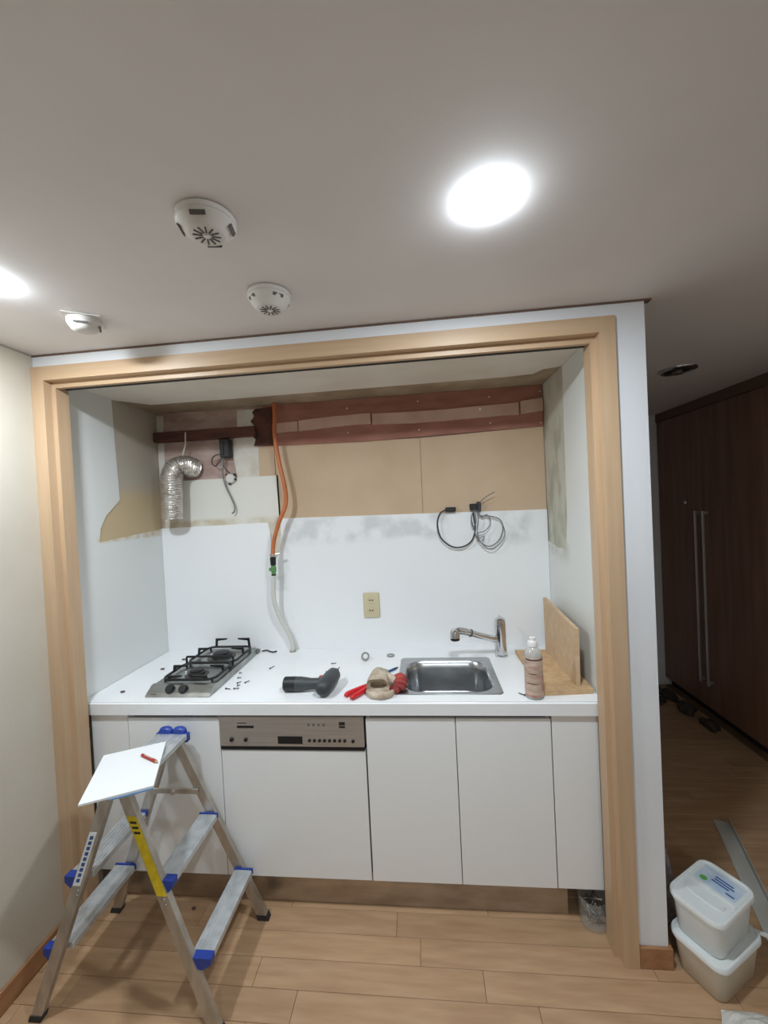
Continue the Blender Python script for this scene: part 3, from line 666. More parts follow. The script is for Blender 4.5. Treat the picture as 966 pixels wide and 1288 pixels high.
t = thing('wall_socket', (1.19, YB, 1.11), 'beige double wall socket on the white splash panel', 'socket')
pl = obj('plate', box(B(), 1.147, 1.234, YB-0.011, YB-0.0023, 1.042, 1.177, 0.005, 2), 'beige_plastic', t, smooth=True)
for z in (1.137, 1.082):
    rc = obj('receptacle', lathe(B(), [(0.0, -0.001), (0.016, -0.001), (0.018, 0.002), (0.0195, 0.002), (0.0195, -0.002)], c=(1.190, YB-0.0112, z), n=24, M=Matrix.Rotation(PI/2, 4, 'X')), 'beige_plastic', t, smooth=True)
    for dx in (-0.0065, 0.0065): obj('pin_hole', tube(B(), [(1.190+dx, YB-0.0112, z), (1.190+dx, YB-0.0126, z)], 0.0042, 10), 'label_dark', rc)

# ================================================================== THINGS ON THE WORKTOP
ZT = ZK+0.0004
obj('fibreboard_sheet', prism(B(), [(1.926, 0.155), (2.118, 0.172), (2.118, 0.60), (1.915, 0.600)], XY, ZT, ZT+0.018), 'chipboard', None, 'brown chipboard offcut lying flat in the right corner of the worktop', 'board')
zb = ZT+0.0186
bm = B(); bd = [(0.198, zb), (0.60, zb), (0.625, 1.145), (0.205, 1.118)]
prism(bm, bd, lambda a, b, d: (2.070+d+0.012*(a-0.2)/0.4*0+0.02*(b-zb)/0.25*0.3, a, b), -0.008, 0.008)
obj('leaning_board', bm, 'fibreboard_edge', None, 'tan fibreboard standing upright on the flat board by the tap', 'board')

# bottle
bxp, byp = 1.888, 0.150
t = thing('sauce_bottle', (bxp, byp, ZT), 'clear plastic bottle with torn pinkish label and white cap', 'bottle')
obj('bottle_body', lathe(B(), [(0, 0), (0.030, 0.0), (0.034, 0.006), (0.034, 0.150), (0.0335, 0.165), (0.029, 0.180), (0.018, 0.194), (0.0145, 0.198), (0.0145, 0.208), (0, 0.208)], c=(bxp, byp, ZT), n=28), 'clear_bottle', t, smooth=True)
lb = obj('label', lathe(B(), [(0.0346, 0.012), (0.0348, 0.05), (0.0343, 0.09), (0.0348, 0.150), (0.0342, 0.163)], c=(bxp, byp, ZT), n=28), 'label_sauce', t, smooth=True)
def arc(name, a0, a1, z0, z1, m, r=0.0352):
    bm = B(); n = 8; lo = []; hi = []
    for i in range(n+1):
        a = a0+(a1-a0)*i/n; lo.append(bm.verts.new((bxp+r*math.cos(a), byp+r*math.sin(a), ZT+z0))); hi.append(bm.verts.new((bxp+r*math.cos(a), byp+r*math.sin(a), ZT+z1)))
    for i in range(n): bm.faces.new((lo[i], lo[i+1], hi[i+1], hi[i]))
    obj(name, bm, m, lb)
arc('print_panel', -0.9, 0.4, 0.03, 0.09, 'label_pink'); arc('print_band', -2.7, -0.5, 0.152, 0.157, 'label_dark'); arc('print_line', -2.6, -1.4, 0.062, 0.065, 'label_dark')
arc('print_line', -2.5, -1.5, 0.10, 0.102, 'label_dark'); arc('print_band', -2.9, -1.1, 0.012, 0.02, 'label_pink'); arc('print_line', -2.4, -1.2, 0.125, 0.127, 'label_pink')
obj('cap', lathe(B(), [(0, 0.198), (0.0185, 0.198), (0.0185, 0.212), (0.016, 0.218), (0.012, 0.222), (0.0115, 0.232), (0, 0.233)], c=(bxp, byp, ZT), n=24), 'white_plastic', t, smooth=True)

# cordless drill lying on its side
t = thing('cordless_drill', (0.98, 0.22, ZT), 'dark grey cordless screwdriver lying on the worktop', 'power tool')
ax = lambda x: (x, 0.205+0.02*(x-0.86), ZT+0.0305)
obj('battery', tube(B(), [ax(0.868), ax(0.872), ax(0.918)], 0.03, 18, rfun=lambda q: 0.0265 if q < 0.2 else 0.030), 'tool_dark', t, smooth=True)
obj('handle', tube(B(), [ax(v) for v in (0.9185, 0.94, 0.96, 0.985, 1.01, 1.035)], 0.026, 18, rfun=lambda q: (0.0295, 0.0290, 0.0265, 0.0225, 0.0225, 0.026)[round(q*5)]), 'tool_grey', t, smooth=True)
h0, h1 = Vector((1.045, 0.128, ZT+0.034)), Vector((1.072, 0.275, ZT+0.045))
obj('head', tube(B(), [h0+(h1-h0)*v for v in (0, 0.03, 0.10, 0.35, 0.7, 0.95, 1.0)], 0.03, 20, rfun=lambda q: (0.012, 0.022, 0.0305, 0.034, 0.034, 0.030, 0.024)[round(q*6)]), 'tool_grey', t, smooth=True)
d = (h1-h0).normalized()
ck = obj('chuck', tube(B(), [h1+d*0.0005, h1+d*0.012, h1+d*0.024], 0.014, 16, rfun=lambda q: (0.02, 0.017, 0.011)[round(q*2)]), 'tool_dark', t, smooth=True)
obj('bit', tube(B(), [h1+d*0.024, h1+d*0.055], 0.0032, 6), 'steel_hob', ck)
obj('trigger', box(B(), 1.012, 1.034, 0.222, 0.246, ZT+0.028, ZT+0.052, 0.005, 2), 'red_dull', t, smooth=True)

# pliers
t = thing('pliers', (1.19, 0.19, ZT), 'pliers with bright red handles poking out under the work glove', 'pliers')
for k, off in enumerate((-0.013, 0.013)):
    pd = Vector((0.62, 0.78, 0)).normalized(); sd = Vector((pd.y, -pd.x, 0)); base = Vector((1.155, 0.130, ZT+0.0110))
    P = [base+sd*(off*1.35), base+pd*0.03+sd*(off*1.35), base+pd*0.075+sd*off*1.0, base+pd*0.115+sd*off*0.55]
    obj('grip', tube(B(), spline(P, 5), 0.008, 12, rfun=lambda q: 0.005+0.0055*min(1, q*10) if q < 0.1 else 0.0105), 'red_plastic', t, smooth=True)
    Q = [base+pd*0.112+sd*off*0.6, base+pd*0.15+sd*off*0.4, base+pd*0.165-sd*off*0.3, base+pd*0.205-sd*off*0.25]
    obj('jaw', tube(B(), spline(Q, 5), 0.0065, 8, rfun=lambda q: 0.0065-0.003*q), 'steel_hob', t, smooth=True)
pv = base+pd*0.155
obj('pivot', lathe(B(), [(0, 0.009), (0.007, 0.008), (0.009, 0.002), (0.009, -0.006), (0, -0.006)], c=pv, n=16), 'steel_hob', t)

# pen
t = thing('marker_pen', (1.32, 0.40, ZT), 'dark blue pen lying behind the work glove', 'pen')
p0, p1 = Vector((1.255, 0.335, ZT+0.006)), Vector((1.342, 0.432, ZT+0.006)); d = (p1-p0).normalized()
obj('barrel', tube(B(), [p0, p1-d*0.03], 0.0055, 12), 'print_blue', t, smooth=True)
obj('tip', tube(B(), [p1-d*0.03, p1-d*0.015, p1], 0.004, 10, rfun=lambda q: (0.0055, 0.004, 0.001)[round(q*2)]), 'black_plastic', t, smooth=True)

# work glove, crumpled: cotton body with an open folded cuff and red dipped fingers
def glove():
    t = thing('work_glove', (1.29, 0.22, ZT), 'crumpled beige cotton work glove with red coated fingers', 'glove')
    rings = []
    for i, (y, z, rx, rz) in enumerate(((0.35, 0.020, 0.022, 0.018), (0.325, 0.026, 0.036, 0.024), (0.28, 0.032, 0.043, 0.030), (0.235, 0.035, 0.046, 0.033), (0.19, 0.036, 0.045, 0.034), (0.165, 0.037, 0.047, 0.036), (0.158, 0.037, 0.046, 0.035), (0.168, 0.037, 0.034, 0.018), (0.205, 0.037, 0.030, 0.012))):
        n = 22; ring = []
        for k in range(n):
            a = 2*PI*k/n; w = 1+0.07*math.sin(3*a+i*1.1)+0.05*math.sin(5*a-i*0.7)
            gx = 1.268+0.012*(0.3-y)*4+rx*w*math.cos(a)
            qd = abs((gx-1.155)*0.78/0.9964-(y-0.130)*0.62/0.9964); al = (gx-1.155)*0.62+(y-0.13)*0.78
            ring.append((gx, y, ZT+max(0.0225 if (qd < 0.03 and al < 0.23) else 0.0008, z+rz*w*math.sin(a))))
        rings.append(ring)
    obj('cuff', loft(B(), rings), 'glove_cotton', t, smooth=True)
    # folded hem roll in front
    c = spline([(1.232, 0.168, ZT+0.017), (1.25, 0.142, ZT+0.013), (1.285, 0.132, ZT+0.013), (1.318, 0.142, ZT+0.014), (1.335, 0.165, ZT+0.016)], 6)
    obj('hem', tube(B(), c, 0.014, 12, rfun=lambda q: 0.009+0.006*math.sin(PI*q)+0.0012*math.sin(25*q)), 'glove_cotton', t, smooth=True)
    # palm going to the right
    c = spline([(1.300, 0.255, ZT+0.030), (1.322, 0.245, ZT+0.028), (1.340, 0.235, ZT+0.024)], 5)
    obj('palm', tube(B(), c, 0.03, 16, rfun=lambda q: (0.024, 0.026, 0.025, 0.024, 0.023, 0.022, 0.022, 0.021, 0.020, 0.018, 0.016)[round(q*10)]), 'glove_cotton', t, smooth=True)
    F = [((1.338, 0.262, 0.030), (1.362, 0.272, 0.034), (1.382, 0.262, 0.022)), ((1.342, 0.245, 0.032), (1.370, 0.246, 0.036), (1.392, 0.238, 0.020)),
         ((1.342, 0.228, 0.026), (1.370, 0.222, 0.028), (1.392, 0.212, 0.016)), ((1.338, 0.210, 0.018), (1.362, 0.200, 0.018), (1.384, 0.192, 0.013)),
         ((1.325, 0.190, 0.016), (1.345, 0.178, 0.016), (1.362, 0.172, 0.012))]
    for f in F:
        c = spline([(a, b, ZT+h) for a, b, h in f], 6)
        obj('finger', tube(B(), c, 0.012, 12, rfun=lambda q: 0.0122 if q < 0.75 else 0.0122*math.sqrt(max(0.05, 1-((q-0.75)/0.25)**2))), 'glove_rubber', t, smooth=True)
glove()

# small metal litter on the worktop
def washer(x, y, r, tilt, label, grp=None):
    bm = B(); n = 20; rings = [[] for _ in range(4)]
    for k in range(n):
        a = 2*PI*k/n
        for q, (rr_, zz) in enumerate(((r, 0), (r, r*0.25), (r*0.6, r*0.25), (r*0.6, 0))): rings[q].append(bm.verts.new((rr_*math.cos(a), rr_*math.sin(a), zz)))
    for q in range(4):
        A, Bq = rings[q], rings[(q+1) % 4]
        for k in range(n): bm.faces.new((A[k], A[(k+1) % n], Bq[(k+1) % n], Bq[k]))
    bmesh.ops.rotate(bm, verts=bm.verts, matrix=Matrix.Rotation(tilt, 3, 'X'))
    zmin = min(v.co.z for v in bm.verts)
    bmesh.ops.translate(bm, verts=bm.verts, vec=(x, y, ZT-zmin)); bmesh.ops.recalc_face_normals(bm, faces=bm.faces)
    obj('metal_ring', bm, 'steel_hob', None, label, 'ring', grp, smooth=True)
washer(1.170, 0.535, 0.021, 1.15, 'grey metal ring leaning upright between socket and glove')
washer(1.292, 0.590, 0.020, 0.0, 'flat metal ring lying behind the glove near the sink corner')
def screw(x, y, a, L, label, m='tool_dark'):
    bm = B(); d = Vector((math.cos(a), math.sin(a), 0)); p = Vector((x, y, ZT+0.0036))
    tube(bm, [p-d*L*0.5, p-d*(L*0.5-0.003), p-d*(L*0.5-0.0035), p+d*(L*0.32), p+d*L*0.5], 0.002, 8, rfun=lambda q: (0.0036, 0.0036, 0.0018, 0.0018, 0.0004)[round(q*4)])
    obj('screw', bm, m, None, label, 'screw', 'screws scattered on the worktop')
L1 = 'dark screw scattered on the worktop right of the hob'
for x, y, a, L in ((0.606, 0.335, 0.2, 0.018), (0.628, 0.285, 0.9, 0.022), (0.663, 0.292, 1.0, 0.026), (0.607, 0.222, -0.2, 0.026), (0.644, 0.225, 0.1, 0.026), (0.640, 0.255, 0.3, 0.014), (0.585, 0.39, 0.5, 0.012)): screw(x, y, a, L, L1)
for x, y, a, L, lab in ((1.018, 0.492, 0.2, 0.026, 'dark screw farthest behind the cordless screwdriver'), (1.008, 0.395, 0.6, 0.014, 'short screw just behind the screwdriver, left one of a pair'), (1.024, 0.412, 1.2, 0.014, 'short screw just behind the screwdriver, right one of a pair')): screw(x, y, a, L, lab)
screw(0.718, 0.452, 1.2, 0.036, 'long dark screw alone between hose and cordless screwdriver')
screw(1.842, 0.165, 2.4, 0.03, 'dark screw lying beside the foot of the sauce bottle')
for x, y, lab in ((0.150, 0.445, 'dark crumb on the worktop midway along the left recess wall'), (0.185, 0.57, 'dark crumb left of the rear burner of the hob'), (0.13, 0.20, 'dark crumb near the front left corner of the worktop'), (0.205, 0.60, 'dark crumb by the back wall left of the hob')):
    bm = B(); box(bm, x-0.009, x+0.009, y-0.006, y+0.006, ZT, ZT+0.006, 0.002); obj('debris_crumb', bm, 'label_dark', None, lab, 'debris', 'crumbs left of the hob')
bm = B(); tube(bm, spline([(0.575, 0.672, ZT+0.004), (0.60, 0.682, ZT+0.004), (0.62, 0.668, ZT+0.004), (0.645, 0.655, ZT+0.004), (0.66, 0.668, ZT+0.004)], 6), 0.0038, 7)
obj('bent_hook', bm, 'tool_dark', None, 'bent dark wire hook at the back edge behind the hob', 'hook')

for x, y, lab in ((0.462, 0.115, 'dark crumb on the floor behind the stepladder near the plinth'), (0.425, 0.040, 'dark crumb on the floor between the stepladder legs')):
    bm = B(); bmesh.ops.create_icosphere(bm, subdivisions=1, radius=1)
    for v in bm.verts: v.co *= 1+random.uniform(-.25, .25); v.co.z = max(v.co.z, -0.5)
    bmesh.ops.scale(bm, verts=bm.verts, vec=(0.010, 0.007, 0.006)); bmesh.ops.translate(bm, verts=bm.verts, vec=(x, y, 0.0034))
    obj('debris_crumb', bm, 'label_dark', None, lab, 'debris')

# ================================================================== STEPLADDER
LX = 0.456
t = thing('stepladder', (LX, -0.085, 0.0), 'small aluminium double-sided stepladder with blue plastic ends', 'stepladder')
ZTOP = 0.752
near = lambda f: -0.262 + (0.062)*f
far = lambda f: 0.093 - 0.036*f
legs = {}
for s, nm, yf, xb, xt in ((-1, 'n', near, 0.146, 0.402), (1, 'n', near, 0.760, 0.437), (-1, 'f', far, 0.142, 0.428), (1, 'f', far, 0.768, 0.466)):
    if True:
        bm = B()
        beam(bm, (xb, yf(0), 0.0205), (xt, yf(1), ZTOP), (0.0195, 0, 0), (0, 0.0105, 0))
        lg = obj('leg', bm, 'aluminium', t)
        legs[s, nm] = lg
        bm = B(); xo = xb+(xt-xb)*0.0
        beam(bm, (xb-s*0-(xt-xb)*0.027, yf(0), 0.0006), (xb, yf(0), 0.0205), (0.022, 0, 0), (0, 0.013, 0)); obj('rubber_foot', bm, 'dark_rubber', lg)
legx = lambda s, z: (0.760-0.323*z/ZTOP) if s > 0 else (0.146+0.256*z/ZTOP)
flegx = lambda s, z: (0.768-0.302*z/ZTOP) if s > 0 else (0.142+0.286*z/ZTOP)
def tread(s, z, cx, w):
    f = z/ZTOP; y0, y1 = near(f)+0.0115, far(f)-0.0115
    tr = obj('tread', box(B(), cx-w/2, cx+w/2, y0+0.006, y1-0.006, z-0.022, z, 0.002), 'aluminium_tread', t)
    for k in range(5):
        xx = cx-w/2+0.012+k*(w-0.024)/4
        obj('grip_rib', box(B(), xx-0.0018, xx+0.0018, y0+0.008, y1-0.008, z-0.0005, z+0.0016), 'aluminium_tread', tr)
    xo, xi = cx+s*w/2+s*0.002, cx-s*w/2-s*0.002
    bm = B(); prism(bm, [(xi, z+0.003), (xo, z+0.003), (xo, z-0.016), (cx, z-0.026), (xi, z-0.018)], XZ, y1-0.0059, y1)
    obj('end_cap', bm, 'blue_plastic', tr)
    xl = legx(s, z)+s*0.0225
    if (xl-xo)*s > -0.01: xl = xo-s*0.02
    bm = B(); prism(bm, [(xl, z+0.003), (xo, z+0.003), (xo, z-0.018), ((xl+xo)/2, z-0.036), (xl, z-0.026)], XZ, y0-0.020, y0+0.0059)
    obj('end_cap', bm, 'blue_plastic', tr)
tread(1, 0.222, 0.711, 0.072); tread(1, 0.452, 0.585, 0.072)
tread(-1, 0.222, 0.207, 0.084); tread(-1, 0.452, 0.280, 0.080)
LF = LX; LX = 0.445
bm = B(); box(bm, LX-0.066, LX+0.066, -0.218, 0.062, ZTOP-0.004, ZTOP+0.018, 0.003)
pf = obj('platform', bm, 'aluminium_tread', t)
for k in range(7):
    xx = LX-0.054+k*0.018; obj('grip_rib', box(B(), xx-0.002, xx+0.002, -0.21, 0.05, ZTOP+0.0175, ZTOP+0.0198), 'aluminium_tread', pf)
obj('end_cap', box(B(), LX-0.069, LX+0.069, 0.056, 0.078, ZTOP-0.016, ZTOP+0.0195, 0.004), 'blue_plastic', pf)
obj('end_cap', box(B(), LX-0.069, LX+0.069, -0.232, -0.212, ZTOP-0.016, ZTOP+0.0195, 0.004), 'blue_plastic', pf)
for s in (-1, 1):
    bm = B(); lathe(bm, [(0, 0.013), (0.018, 0.012), (0.025, 0.006), (0.027, -0.002), (0.02, -0.012), (0, -0.012)], c=(0, 0, 0), n=20, M=Matrix.Rotation(PI/2, 4, 'X'))
    bmesh.ops.scale(bm, verts=bm.verts, vec=(1.1, 1, 0.72)); bmesh.ops.translate(bm, verts=bm.verts, vec=(LX+s*0.029, 0.070, ZTOP+0.024)); obj('hinge_lobe', bm, 'blue_plastic', pf, smooth=True)
# spreader bar between the far legs and its mate between the near legs
for yf in (far,):
    z = 0.545; f = z/ZTOP
    obj('spreader_bar', box(B(), flegx(-1, z), flegx(1, z), yf(f)-0.019, yf(f)-0.0125, z-0.011, z+0.011, 0.002), 'aluminium', t)
    obj('spreader_knob', lathe(B(), [(0, 0.008), (0.009, 0.007), (0.011, 0), (0, 0)], c=(LX, yf(f)-0.019, z-0.003), n=14, M=Matrix.Rotation(PI/2, 4, 'X')), 'aluminium', t)
# stickers on the near legs
def sticker(s, z0, z1, w, m, name, off=0.0):
    bm = B(); f0, f1 = (z0-0.02)/(ZTOP-0.02), (z1-0.02)/(ZTOP-0.02)
    x = lambda f: legx(s, f*ZTOP)+off
    beam(bm, (x(f0), near(f0)-0.0107, z0), (x(f1), near(f1)-0.0107, z1), (w/2, 0, 0), (0, 0.0006, 0))
    return obj(name, bm, m, legs[s, 'n'])
sticker(1, 0.41, 0.655, 0.034, 'label_yellow', 'warning_sticker')
sticker(-1, 0.43, 0.60, 0.026, 'label_white', 'maker_sticker', -0.004)
for k in range(9):
    z0 = 0.442+k*0.017; sticker(-1, z0, z0+0.011, 0.012, 'print_blue', 'print_mark', -0.004).location.y -= 0.0008
for k in range(3):
    z0 = 0.60+k*0.016; sticker(1, z0, z0+0.007, 0.022, 'print_black', 'print_mark').location.y -= 0.0008
for z0, s in ((0.40, 1), (0.385, 1), (0.415, -1), (0.40, -1)):
    f = (z0-0.02)/(ZTOP-0.02)
    obj('rivet', lathe(B(), [(0, 0.003), (0.003, 0.0025), (0.0042, 0)], c=(legx(s, z0)+0.006, near(f)-0.0106, z0), n=10, M=Matrix.Rotation(PI/2, 4, 'X')), 'chrome', legs[s, 'n'])

zb = ZTOP+0.0202
ang = math.atan2(0.09, 0.181)
# corners measured on the photograph: a rectangle 0.20 x 0.27 turned by 26 degrees
t = thing('offcut_board', (0.4415, -0.178, zb), 'white melamine offcut lying across the top of the stepladder', 'board', rot=(0, 0, ang))
obj('panel', box(B(), -0.101, 0.101, -0.133, 0.133, 0.0045, 0.0125, 0.001), 'melamine_board', t, local=True)
obj('blue_backing', box(B(), -0.02, 0.099, -0.1345, 0.02, 0.0, 0.0044), 'blue_sheet', t, local=True)
t = thing('red_pencil', (0.485, -0.125, zb+0.0127), 'short red carpenter pencil lying on the white offcut', 'pencil', rot=(0, 0, -0.42))
bm = B(); tube(bm, [(-0.045, 0, 0.0048), (0.040, 0, 0.0048)], 0.0055, 6); obj('barrel', bm, 'red_dull', t, local=True)
bm = B(); tube(bm, [(0.040, 0, 0.0048), (0.052, 0, 0.0042)], 0.005, 6, rfun=lambda q: 0.0054-0.0044*q); obj('point', bm, 'chipboard', t, local=True)
bm = B(); box(bm, -0.03, 0.02, -0.002, 0.002, 0.0094, 0.0102); obj('print', bm, 'label_sauce', t, local=True)

# ================================================================== RIGHT SIDE: TUBS, DEBRIS, WARDROBE
def tub(loc, rz, L, Wd, H, label, body, stained=False):
    t = thing('plastic_tub', loc, label, 'tub', 'stacked plastic tubs', rot=(0, 0, rz))
    def ring(l, w, r, z): return [(p[0], p[1], z) for p in rrect(-l/2, l/2, -w/2, w/2, r, 5)]
    b = obj('body', loft(B(), [ring(L*0.78, Wd*0.76, 0.025, 0.0006), ring(L*0.82, Wd*0.80, 0.028, 0.006), ring(L*0.92, Wd*0.90, 0.032, H-0.03), ring(L*0.95, Wd*0.93, 0.034, H-0.03), ring(L*0.95, Wd*0.93, 0.034, H-0.0185)]), body, t, smooth=True, local=True)
    l = obj('lid', loft(B(), [ring(L*0.985, Wd*0.98, 0.036, H-0.030+0.012), ring(L, Wd, 0.038, H-0.016), ring(L, Wd, 0.038, H-0.004), ring(L*0.98, Wd*0.97, 0.036, H), ring(L*0.93, Wd*0.9, 0.03, H), ring(L*0.91, Wd*0.87, 0.028, H-0.004)]), 'tub_white', t, smooth=True, local=True)
    return t, b, l, H
TC = (2.418, 0.004); TR = math.radians(30)
tub((TC[0], TC[1], 0.0), TR, 0.252, 0.172, 0.136, 'lower white-lidded beige tub standing on the floor by the pier', 'tub_beige')
lt, lbod, llid, LH = tub((TC[0]-0.004, TC[1]+0.006, 0.1328), TR+0.04, 0.244, 0.166, 0.138, 'upper white plastic tub with printed lid on top of the stack', 'tub_white')
def onlid(name, x0, x1, y0, y1, m, d=0.0006, rnd=None):
    bm = B()
    if rnd: lathe(bm, [(rnd, 0), (rnd, d), (0, d)], c=((x0+x1)/2, (y0+y1)/2, LH-0.0038), n=20)
    else: box(bm, x0, x1, y0, y1, LH-0.0039, LH-0.0039+d)
    obj(name, bm, m, llid, local=True)
onlid('label', 0.012, 0.098, -0.060, 0.060, 'label_pale')
onlid('label_mark', 0.020, 0.044, 0.026, 0.050, 'print_green', 0.001, 0.011)
for a, b, x in ((-0.034, 0.018, 0.072), (-0.040, 0.016, 0.060), (-0.030, 0.020, 0.048), (-0.052, -0.028, 0.030)): onlid('label_line', x-0.003, x+0.003, a, b, 'print_blue', 0.001)
bm = B(); box(bm, -0.006, -0.001, -0.070, 0.070, LH-0.004, LH+0.0012, 0.001); obj('lid_rib', bm, 'tub_white', llid, local=True)
bm = B(); tube(bm, spline([(-0.030, -0.052, LH-0.002), (-0.055, -0.048, LH-0.002), (-0.062, 0, LH-0.002), (-0.055, 0.048, LH-0.002), (-0.030, 0.052, LH-0.002)], 6), 0.003, 6); obj('lid_handle', bm, 'tub_white', llid, local=True, smooth=True)
for x, y, a, Ls, lab in ((2.535, 0.02, -0.45, 0.085, 'thin white plastic strip sticking out beside the lower tub'),):
    bm = B(); d = Vector((math.cos(a), math.sin(a), 0)); beam(bm, Vector((x, y, 0.132)), Vector((x, y, 0.128))+d*Ls, (0.003, 0.005, 0), (0, 0, 0.003))
    obj('plastic_strip', bm, 'white_plastic', None, lab, 'strip')
# wire handle of the upper tub against the pier
# metal profile on the floor
bm = B(); p0, p1 = Vector((2.885, 0.66, 0)), Vector((2.60, -0.16, 0)); d = (p1-p0).normalized(); sd = Vector((-d.y, d.x, 0))
prism(bm, [(-0.032, 0.0006), (0.032, 0.0006), (0.032, 0.03), (0.029, 0.03), (0.029, 0.0036), (-0.032, 0.0036)], lambda a, b, q: p0+d*q+sd*a+Vector((0, 0, b)), 0, (p1-p0).length)
obj('metal_profile', bm, 'profile_grey', None, 'long pale metal profile lying on the floor behind the tubs', 'profile')
# crumpled white sheet at the lower right
def crumple(name, cx, cy, wx, wy, h, m, label, cat, seed, n=22, rot=0.0):
    rnd = random.Random(seed); bm = B(); vs = []
    ph = [(rnd.uniform(0, 6), rnd.uniform(8, 24), rnd.uniform(0, PI)) for _ in range(7)]
    for j in range(n+1):
        row = []
        for i in range(n+1):
            u_, v_ = i/n-0.5, j/n-0.5
            x, y = u_*wx, v_*wy
            e = max(0.0, 1-(2*max(abs(u_), abs(v_)))**3)
            z = sum(abs(math.sin(p+k*(u_*math.cos(a)+v_*math.sin(a)))) for p, k, a in ph)/7
            zz = 0.0035 + h*(0.25+0.9*z)*(0.12+0.88*e)
            x += 0.012*math.sin(9*v_+seed); y += 0.012*math.sin(8*u_+seed)
            row.append(bm.verts.new((cx+x*math.cos(rot)-y*math.sin(rot), cy+x*math.sin(rot)+y*math.cos(rot), zz)))
        vs.append(row)
    for j in range(n):
        for i in range(n): bm.faces.new((vs[j][i], vs[j][i+1], vs[j+1][i+1], vs[j+1][i]))
    o = obj(name, bm, m, None, label, cat, smooth=False)
    md = o.modifiers.new('thick', 'SOLIDIFY'); md.thickness = 0.003; md.offset = -1
    return o
crumple('crumpled_sheet', 2.48, -0.285, 0.36, 0.28, 0.05, 'cloth_white', 'crumpled white plastic sheet on the floor at the lower right', 'sheet', 3, rot=-0.25)

# clear bag standing in the corner of pier and corridor floor
def bag(cx, cy, rx, ry, h, m, label, seed, name='plastic_bag'):
    rnd = random.Random(seed); rings = []
    for i in range(13):
        f = i/12; s = math.sin(PI*min(1, 0.12+f*0.80))**0.5*(1-0.25*f); ring = []
        for k in range(18):
            a = 2*PI*k/18; w = 1+0.14*math.sin(4*a+3*f*5+seed)+rnd.uniform(-.05, .05)
            ring.append((cx+rx*s*w*math.cos(a), cy+ry*s*w*math.sin(a), 0.0008+h*f*(1+0.05*math.sin(3*a))))
        rings.append(ring)
    return obj(name, loft(B(), rings), m, None, label, 'bag', smooth=False)
bag(2.348, 0.20, 0.045, 0.10, 0.27, 'film_plastic', 'greyish clear plastic bag against the corridor side of the pier', 2)

# rubble along the foot of the wardrobe
rls = ('dark rubble piece farthest down the corridor, next to the pale scrap', 'dark rubble piece second from the corridor end, below the wardrobe', 'dark rubble piece on the floor under the two wardrobe handles',
       'small dark rubble piece standing clear of the wardrobe foot', 'dark rubble piece nearest the viewer below the wardrobe')
for k, (x, y, sx, sy, sz) in enumerate(((3.30, 2.02, 0.07, 0.05, 0.05), (3.37, 1.92, 0.05, 0.09, 0.04), (3.36, 1.70, 0.06, 0.07, 0.05), (3.26, 1.86, 0.04, 0.05, 0.03), (3.39, 1.50, 0.04, 0.08, 0.035))):
    bm = B(); bmesh.ops.create_icosphere(bm, subdivisions=2, radius=1)
    for v in bm.verts:
        v.co *= 1+0.2*math.sin(v.co.x*5+k)+random.uniform(-.1, .1); v.co.z = max(v.co.z, -0.6)
    bmesh.ops.scale(bm, verts=bm.verts, vec=(sx, sy, sz)); bmesh.ops.translate(bm, verts=bm.verts, vec=(x, y, 0.6*sz+0.0008))
    obj('rubble_piece', bm, 'rubble', None, rls[k], 'rubble', 'rubble below the wardrobe')
bm = B(); bmesh.ops.create_icosphere(bm, subdivisions=2, radius=1)
for v in bm.verts: v.co *= 1+random.uniform(-.12, .12); v.co.z = max(v.co.z, -0.55)
bmesh.ops.scale(bm, verts=bm.verts, vec=(0.10, 0.06, 0.045)); bmesh.ops.translate(bm, verts=bm.verts, vec=(3.10, 1.98, 0.0256))
obj('paper_scrap', bm, 'film_plastic', None, 'pale grey crumpled scrap at the far end of the corridor floor', 'scrap')

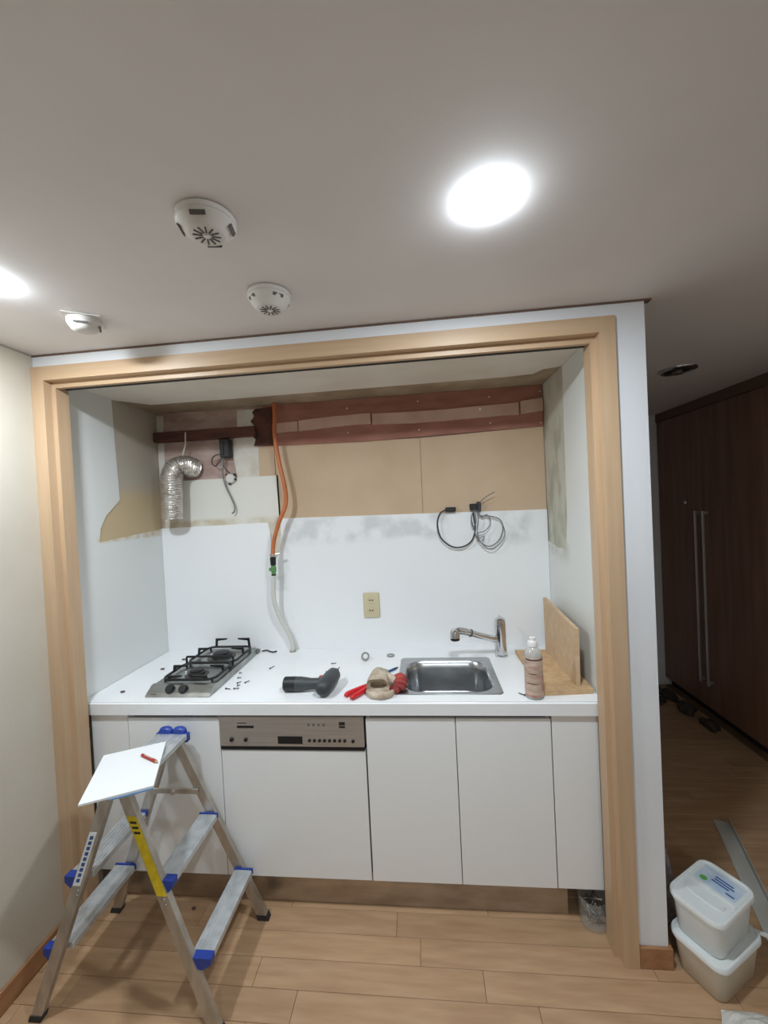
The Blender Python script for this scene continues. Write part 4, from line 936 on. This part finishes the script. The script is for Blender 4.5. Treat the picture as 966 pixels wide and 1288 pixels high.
# wardrobe
t = thing('wardrobe', (3.6, 1.4, 0), 'tall dark walnut fitted wardrobe along the corridor', 'wardrobe')
obj('carcass', box(B(), XCL+0.024, 3.69, 0.56, 2.164, 0.07, ZC-0.07), 'wardrobe_rail', t)
obj('plinth', box(B(), XCL+0.05, 3.69, 0.56, 2.164, 0.0008, 0.0695), 'dark_gap', t)
obj('top_rail', box(B(), XCL-0.006, 3.69, 0.56, 2.164, ZC-0.069, ZC-0.001), 'wardrobe_rail', t)
for y0, y1, hy in ((0.56, 1.095, None), (1.095, 1.632, 1.593), (1.632, 2.162, 1.675)):
    dr = obj('door', box(B(), XCL, XCL+0.022, y0+0.0015, y1-0.0015, 0.072, ZC-0.072, 0.0015), 'dark_walnut', t)
    if hy:
        bm = B(); box(bm, XCL-0.034, XCL-0.022, hy-0.008, hy+0.008, 0.245, 1.495, 0.002)
        box(bm, XCL-0.022, XCL-0.0003, hy-0.007, hy+0.007, 1.47, 1.49); box(bm, XCL-0.022, XCL-0.0003, hy-0.007, hy+0.007, 0.26, 0.28)
        obj('handle', bm, 'handle_steel', dr)
obj('key_lock', lathe(B(), [(0, 0.006), (0.012, 0.005), (0.014, 0)], c=(XCL, 1.823, 1.553), n=16, M=Matrix.Rotation(-PI/2, 4, 'Y')), 'handle_steel', t)

# clear jar with wire scraps in the open end of the plinth
jx, jy = 2.070, 0.142
t = thing('plastic_jar', (jx, jy, 0.0), 'clear round plastic container of wire scraps at the open plinth end', 'container')
obj('jar_wall', lathe(B(), [(0, 0.0008), (0.044, 0.0008), (0.05, 0.01), (0.053, 0.105), (0.054, 0.112), (0.051, 0.112), (0.048, 0.012), (0.042, 0.004), (0, 0.004)], c=(jx, jy, 0), n=28), 'clear_plastic', t, smooth=True)
rnd = random.Random(4)
for k in range(12):
    pts = [(jx+rnd.uniform(-.032, .032), jy+rnd.uniform(-.032, .032), rnd.uniform(0.012, 0.105)) for _ in range(4)]
    obj('wire_scrap', tube(B(), spline(pts, 5), 0.0017, 5), ('cable_dark', 'cable_grey', 'handle_steel')[k % 3], t)
